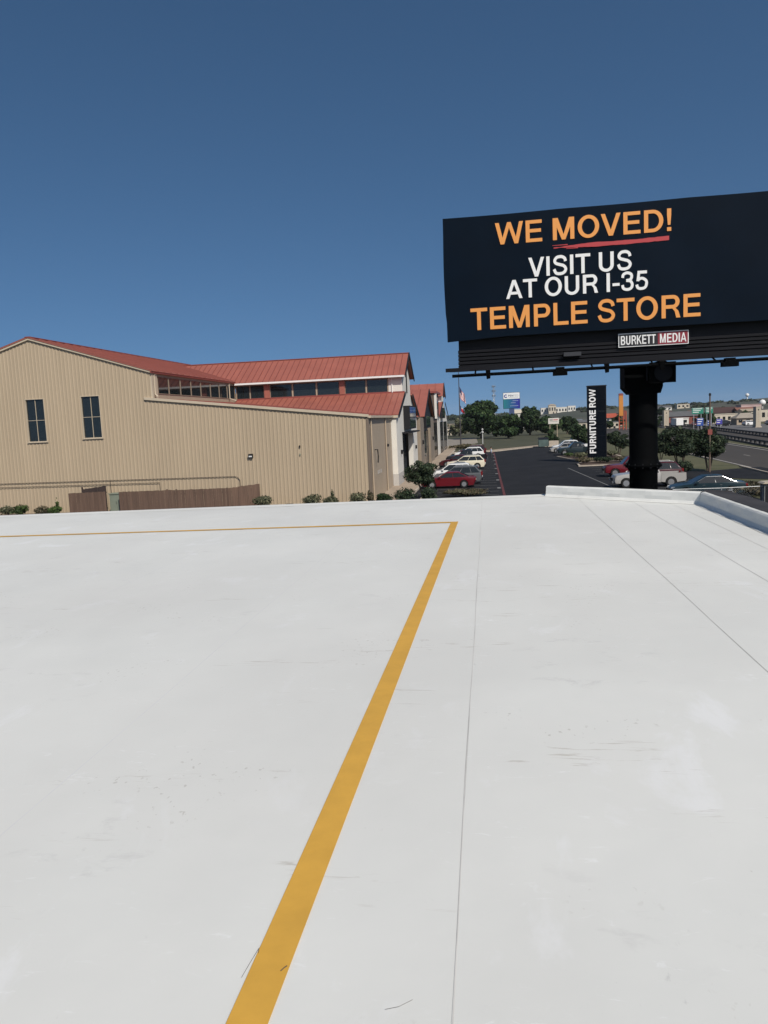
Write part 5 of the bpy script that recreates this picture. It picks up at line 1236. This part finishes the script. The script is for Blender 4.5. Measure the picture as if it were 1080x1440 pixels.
FB = [('small white workshop with dark window beyond the highway', 69.0, 292, 5.0, 5, 2.5, W_, W_, 'flat', .4, 2),
      ('red brick building with grey gabled roof behind white workshop', 73.5, 310, 10.5, 9, 3.0, R_, GR, 'gable', 1.9, 4),
      ('long cream shop strip beyond the highway', 84.5, 300, 11, 8, 3.1, C_, C_, 'flat', .6, 6),
      ('wide dark brown roofed store above the cream strip', 96, 335, 10, 9, 3.4, T_, BRR, 'gable', 2.3, 4),
      ('tan hip roofed fuel station right of violet sign', 82.0, 262, 6.8, 6, 2.1, T_, mat('tan_roof', (.30, .26, .21), .8, .1, .5), 'hip', 1.6, 3),
      ('pinkish upper block on the far right skyline', 122, 385, 9, 8, 6.2, PKR, PKR, 'flat', .6, 4),
      ('cream shop block at right picture edge', 101, 300, 6, 8, 4.3, C_, GR, 'flat', .7, 3),
      ('second cream block behind the right hand pylon', 94.5, 300, 4.6, 8, 3.9, C_, T_, 'gable', .9, 2),
      ('white far house low beneath the hill ridge', 172, 780, 8, 8, 3.0, W_, GR, 'gable', 1.6, 2),
      ('tan far warehouse on the ridge foot', 196, 820, 12, 10, 4.2, C_, C_, 'flat', .8, 3),
      ('grey far shed left of the tan warehouse', 176, 840, 8, 9, 3.6, GR, DR, 'flat', .8, 2),
      ('white far shed just right of billboard column', 118, 560, 5.5, 7, 2.7, W_, W_, 'gable', 1.0, 2),
      ('brown far house just right of billboard column', 125, 640, 8, 8, 2.9, T_, BRR, 'gable', 1.7, 2),
      ('white tent-like far building right of billboard column', 129, 600, 5, 7, 2.2, W_, W_, 'hip', 1.5, 1),
      ('dark roofed far building below the ridge', 112, 500, 9, 8, 2.4, T_, DR, 'gable', 1.3, 3),
      ('orange red roofed far shop right of black slab sign', 58, 380, 5.0, 6, 3.0, W_, mat('orange_red_roof', (.36, .07, .035), .7, .1, .4), 'gable', 2.0, 2),
      ('brown far block left of the orange pillar', 70, 440, 6, 6, 4.5, R_, DR, 'flat', 1.0, 3),
      ('long white far building on skyline right of tall tree', 82, 985, 32, 14, 7.2, W_, W_, 'flat', 1.0, 9),
      ('tan far tower block on the white far building', 79, 970, 9, 10, 10.2, C_, T_, 'hip', 1.6, 3),
      ('white far annex at right end of skyline building', 101, 960, 9, 10, 7.0, W_, W_, 'flat', 1.0, 3),
      ('pale far sheds beside black slab sign', 33.5, 290, 4.5, 6, 2.6, C_, GR, 'gable', .9, 2),
      ('tan far shed left of black slab sign', 31, 330, 6, 6, 3.0, T_, C_, 'gable', 1.0, 2),
      ('pale blue grey far shed by black slab sign', 38, 340, 4, 6, 3.4, mat('bluegrey_wall', (.22, .27, .30), .8, .05, .4), GR, 'flat', .8, 2),
      ('pale farmhouse beyond gravel lot left of flagpole', -14.5, 285, 4.4, 5, 2.8, C_, mat('pale_brown_roof', (.20, .16, .12), .8, .1, .4), 'gable', 1.3, 2),
      ('small white shed low right of billboard column', 74, 352, 4.5, 5, 2.4, W_, GR, 'gable', .9, 1),
      ('tan shop with flat roof right of billboard column', 79.5, 368, 6, 6, 2.8, T_, C_, 'flat', .8, 3),
      ('cream long shed behind the white workshop', 92, 400, 9, 7, 3.0, C_, W_, 'gable', 1.2, 4),
      ('grey shop front above the highway beside pylon', 86.5, 385, 5, 6, 3.2, GR, DR, 'flat', .9, 2),
      ('brown house with pale gable beyond the highway', 99, 450, 6, 7, 3.0, T_, BRR, 'gable', 1.8, 2),
      ('white bright store on rise beyond the highway', 104, 455, 6, 7, 3.4, W_, W_, 'flat', .9, 3),
      ('red roofed diner beyond the highway below the ridge', 112, 450, 7, 7, 2.8, C_, R_, 'hip', 1.6, 3),
      ('cream motel block behind the tan fuel station', 104, 330, 9, 7, 4.0, C_, mat('rust_roof', (.20, .09, .06), .8, .1, .4), 'gable', 1.3, 5),
      ('white shop with dark band left of orange pillar', 52, 330, 5, 6, 2.8, W_, DR, 'flat', 1.0, 3),
      ('tan shop beneath the orange pillar', 44.5, 290, 5, 6, 2.2, C_, GR, 'flat', .7, 3),
      ('white far house behind the blue signboard column', 14.5, 330, 6.5, 6, 7.0, W_, C_, 'gable', 1.6, 3)]
def hill_z(x, y):
    d = hypot(x, y)
    return 0 if d < 640 else float(np.interp(d, [620, 760, 900, 1100, 1400], [0, .5, .85, 1., 1.25]))*RIDGE(atan2(x, y))*.95-.3
for (lb, x, y, wd, dp, h, wm, rm, ro, rh, nw) in FB: far_building(lb, x, y, wd, dp, h, wm, rm, ro, rh, nw, z0=max(0, hill_z(x, y)))
def water_tower():
    r = empty('water_tower', (473, 1500, 0)); tag(r, 'slender white water tower on the right skyline', 'water tower')
    MB().lathe([(1.6, 0), (1.0, 6), (.9, 20)], 14).build('stem', m_white, r, smooth=60); MB().lathe([(.9, 20), (3.0, 22.5), (3.3, 24.2), (2.4, 26), (.3, 26.8)], 18).build('tank', m_white, r, smooth=60)
water_tower()
def dome():
    r = empty('white_dome', (166.5, 500, 0)); tag(r, 'white ball-shaped tank at the right picture edge skyline', 'tank')
    MB().lathe([(.1, 5.4), (1.3, 5.7), (1.9, 6.6), (1.9, 7.4), (1.3, 8.5), (.1, 9.0)], 16).build('ball', m_white, r, smooth=50); MB().lathe([(.5, 0), (.5, 5.5)], 10).build('stem', m_greyb, r)
dome()
def box_truck():
    r = empty('box_truck', (61.0, 262, 0), radians(96)); tag(r, 'white box truck driving on the highway by white workshop', 'truck')
    bx('cargo_box', m_white, r, -2.8, 1.2, -1.1, 1.1, .7, 2.9); bx('cab', m_white, r, 1.3, 2.9, -1.0, 1.0, .6, 2.2); bx('windshield', m_glass, r, 2.902, 2.93, -.85, .85, 1.4, 2.05); bx('chassis', m_under, r, -2.8, 2.9, -.9, .9, .4, .6)
    for x in (-1.9, 2.1):
        for s in (-1, 1): MB().lathe([(.45, -.14), (.45, .14)], 16, axis='y', org=(x, s*.95, .45)).build('wheel', m_tyre, r)
box_truck()
hw = [('suv', 'white car on far lot by the fuel station', 78.5, 246, P_WHITE), ('sedan', 'dark car on far lot left of the fuel station', 72, 250, P_BLACK), ('suv', 'silver car on far lot right of fuel station', 84, 243, P_SILV),
      ('sedan', 'red car on the far highway lanes by the blue signs', 66.5, 262, P_RED), ('suv', 'white crossover on the far highway lanes near white workshop', 67.5, 285, P_WHITE), ('sedan', 'blue car on the far highway lanes', 69, 300, P_BLUE),
      ('suv', 'white car on far lot right of billboard column', 69.5, 330, P_WHITE), ('sedan', 'grey car on far lot right of billboard column', 73, 328, P_GREY), ('sedan', 'silver car parked by the tan shop right of column', 77.5, 345, P_SILV),
      ('pickup', 'red pickup on far lot beside the cream long shed', 83, 360, P_RED), ('suv', 'black car on far lot beside the white workshop', 63.5, 292, P_BLACK),
      ('suv', 'dark crossover on far lot before the cream strip', 79, 272, P_BLACK), ('sedan', 'pale car on far lot before the cream strip', 86, 280, P_TAN)]
for i, (k, lb, x, y, p) in enumerate(hw): car(k, lb, x, y, radians(82) if i in (3, 4, 5) else radians(20), p, group='vehicles across the highway', name='distant_car')

# wooded band and town trees
def woods():
    r = np.random.default_rng(5); bl = []
    for k in range(620):
        a = radians(r.uniform(-16, 40)); d = r.uniform(480, 1500); 
        if -3 < math.degrees(a) < 4 and d < 700: continue
        if 3.4 < math.degrees(a) < 6.6 and d < 1050: continue
        if 8 < math.degrees(a) < 24 and (d < 800 or r.random() < .35): continue
        h = r.uniform(2.2, 4.4); zg = max(-.2, np.interp(d, [620, 760, 900, 1100, 1400, 1700], np.array([0, .5, .85, 1., 1.25, 1.5]))*RIDGE(a)-.3) if d > 620 else 0
        bl.append((d*sin(a), d*cos(a), zg+h*.45, h*r.uniform(.9, 2.0), h*1.0, h*.62))
    o = leaf_mesh('far_woods', bl, 42000, 1.0, [(.026, .040, .022), (.038, .050, .028), (.022, .032, .020), (.055, .06, .036)], None, 77, inner=.3)
    tag(o, 'dark scrubby woods covering the far ridge and town edges', 'woods', kind='stuff')
woods()
TT = [('dark tree beside the red brick building', 78.5, 296, 4.4, 5), ('dark round tree left of the tan fuel station', 73.5, 268, 4.0, 4.5), ('dark tree right of the white workshop', 63.5, 300, 3.6, 5), ('dark tree behind the right hand pylon', 90, 285, 4.2, 4.5),
      ('dark tree at right edge across the highway', 96, 270, 3.8, 5), ('green tree left of the orange pillar', 48.5, 300, 4.6, 5), ('green tree below the orange red roof', 38.5, 262, 3.4, 5), ('dark tree right of the orange pillar', 49, 240, 3.4, 5),
      ('dark spreading tree on the far skyline above the green signs', 90, 420, 7.2, 9), ('dark tree on far skyline behind fuel station', 118, 420, 7.6, 9)]
for i, (lb, x, y, h, wd) in enumerate(TT):
    tree('roadside_tree', lb, x, y, .6, h, wd, 1500, .34, G_DARK, k=10, trunk_r=.16, seed=300+i, group='trees across the highway', lump=.45)

# ------------------------------------------------------------------ thin summer haze over everything
def haze():
    m = bpy.data.materials.new('haze_air'); m.use_nodes = True; t = m.node_tree; t.nodes.clear()
    v = t.nodes.new('ShaderNodeVolumePrincipled'); v.inputs['Color'].default_value = (.80, .85, .90, 1); v.inputs['Density'].default_value = .00007
    o = t.nodes.new('ShaderNodeOutputMaterial'); t.links.new(v.outputs[0], o.inputs['Volume'])
    b = bx('haze', m, None, -3600, 3600, -700, 4300, -6, 60); tag(b, kind='stuff')
haze()
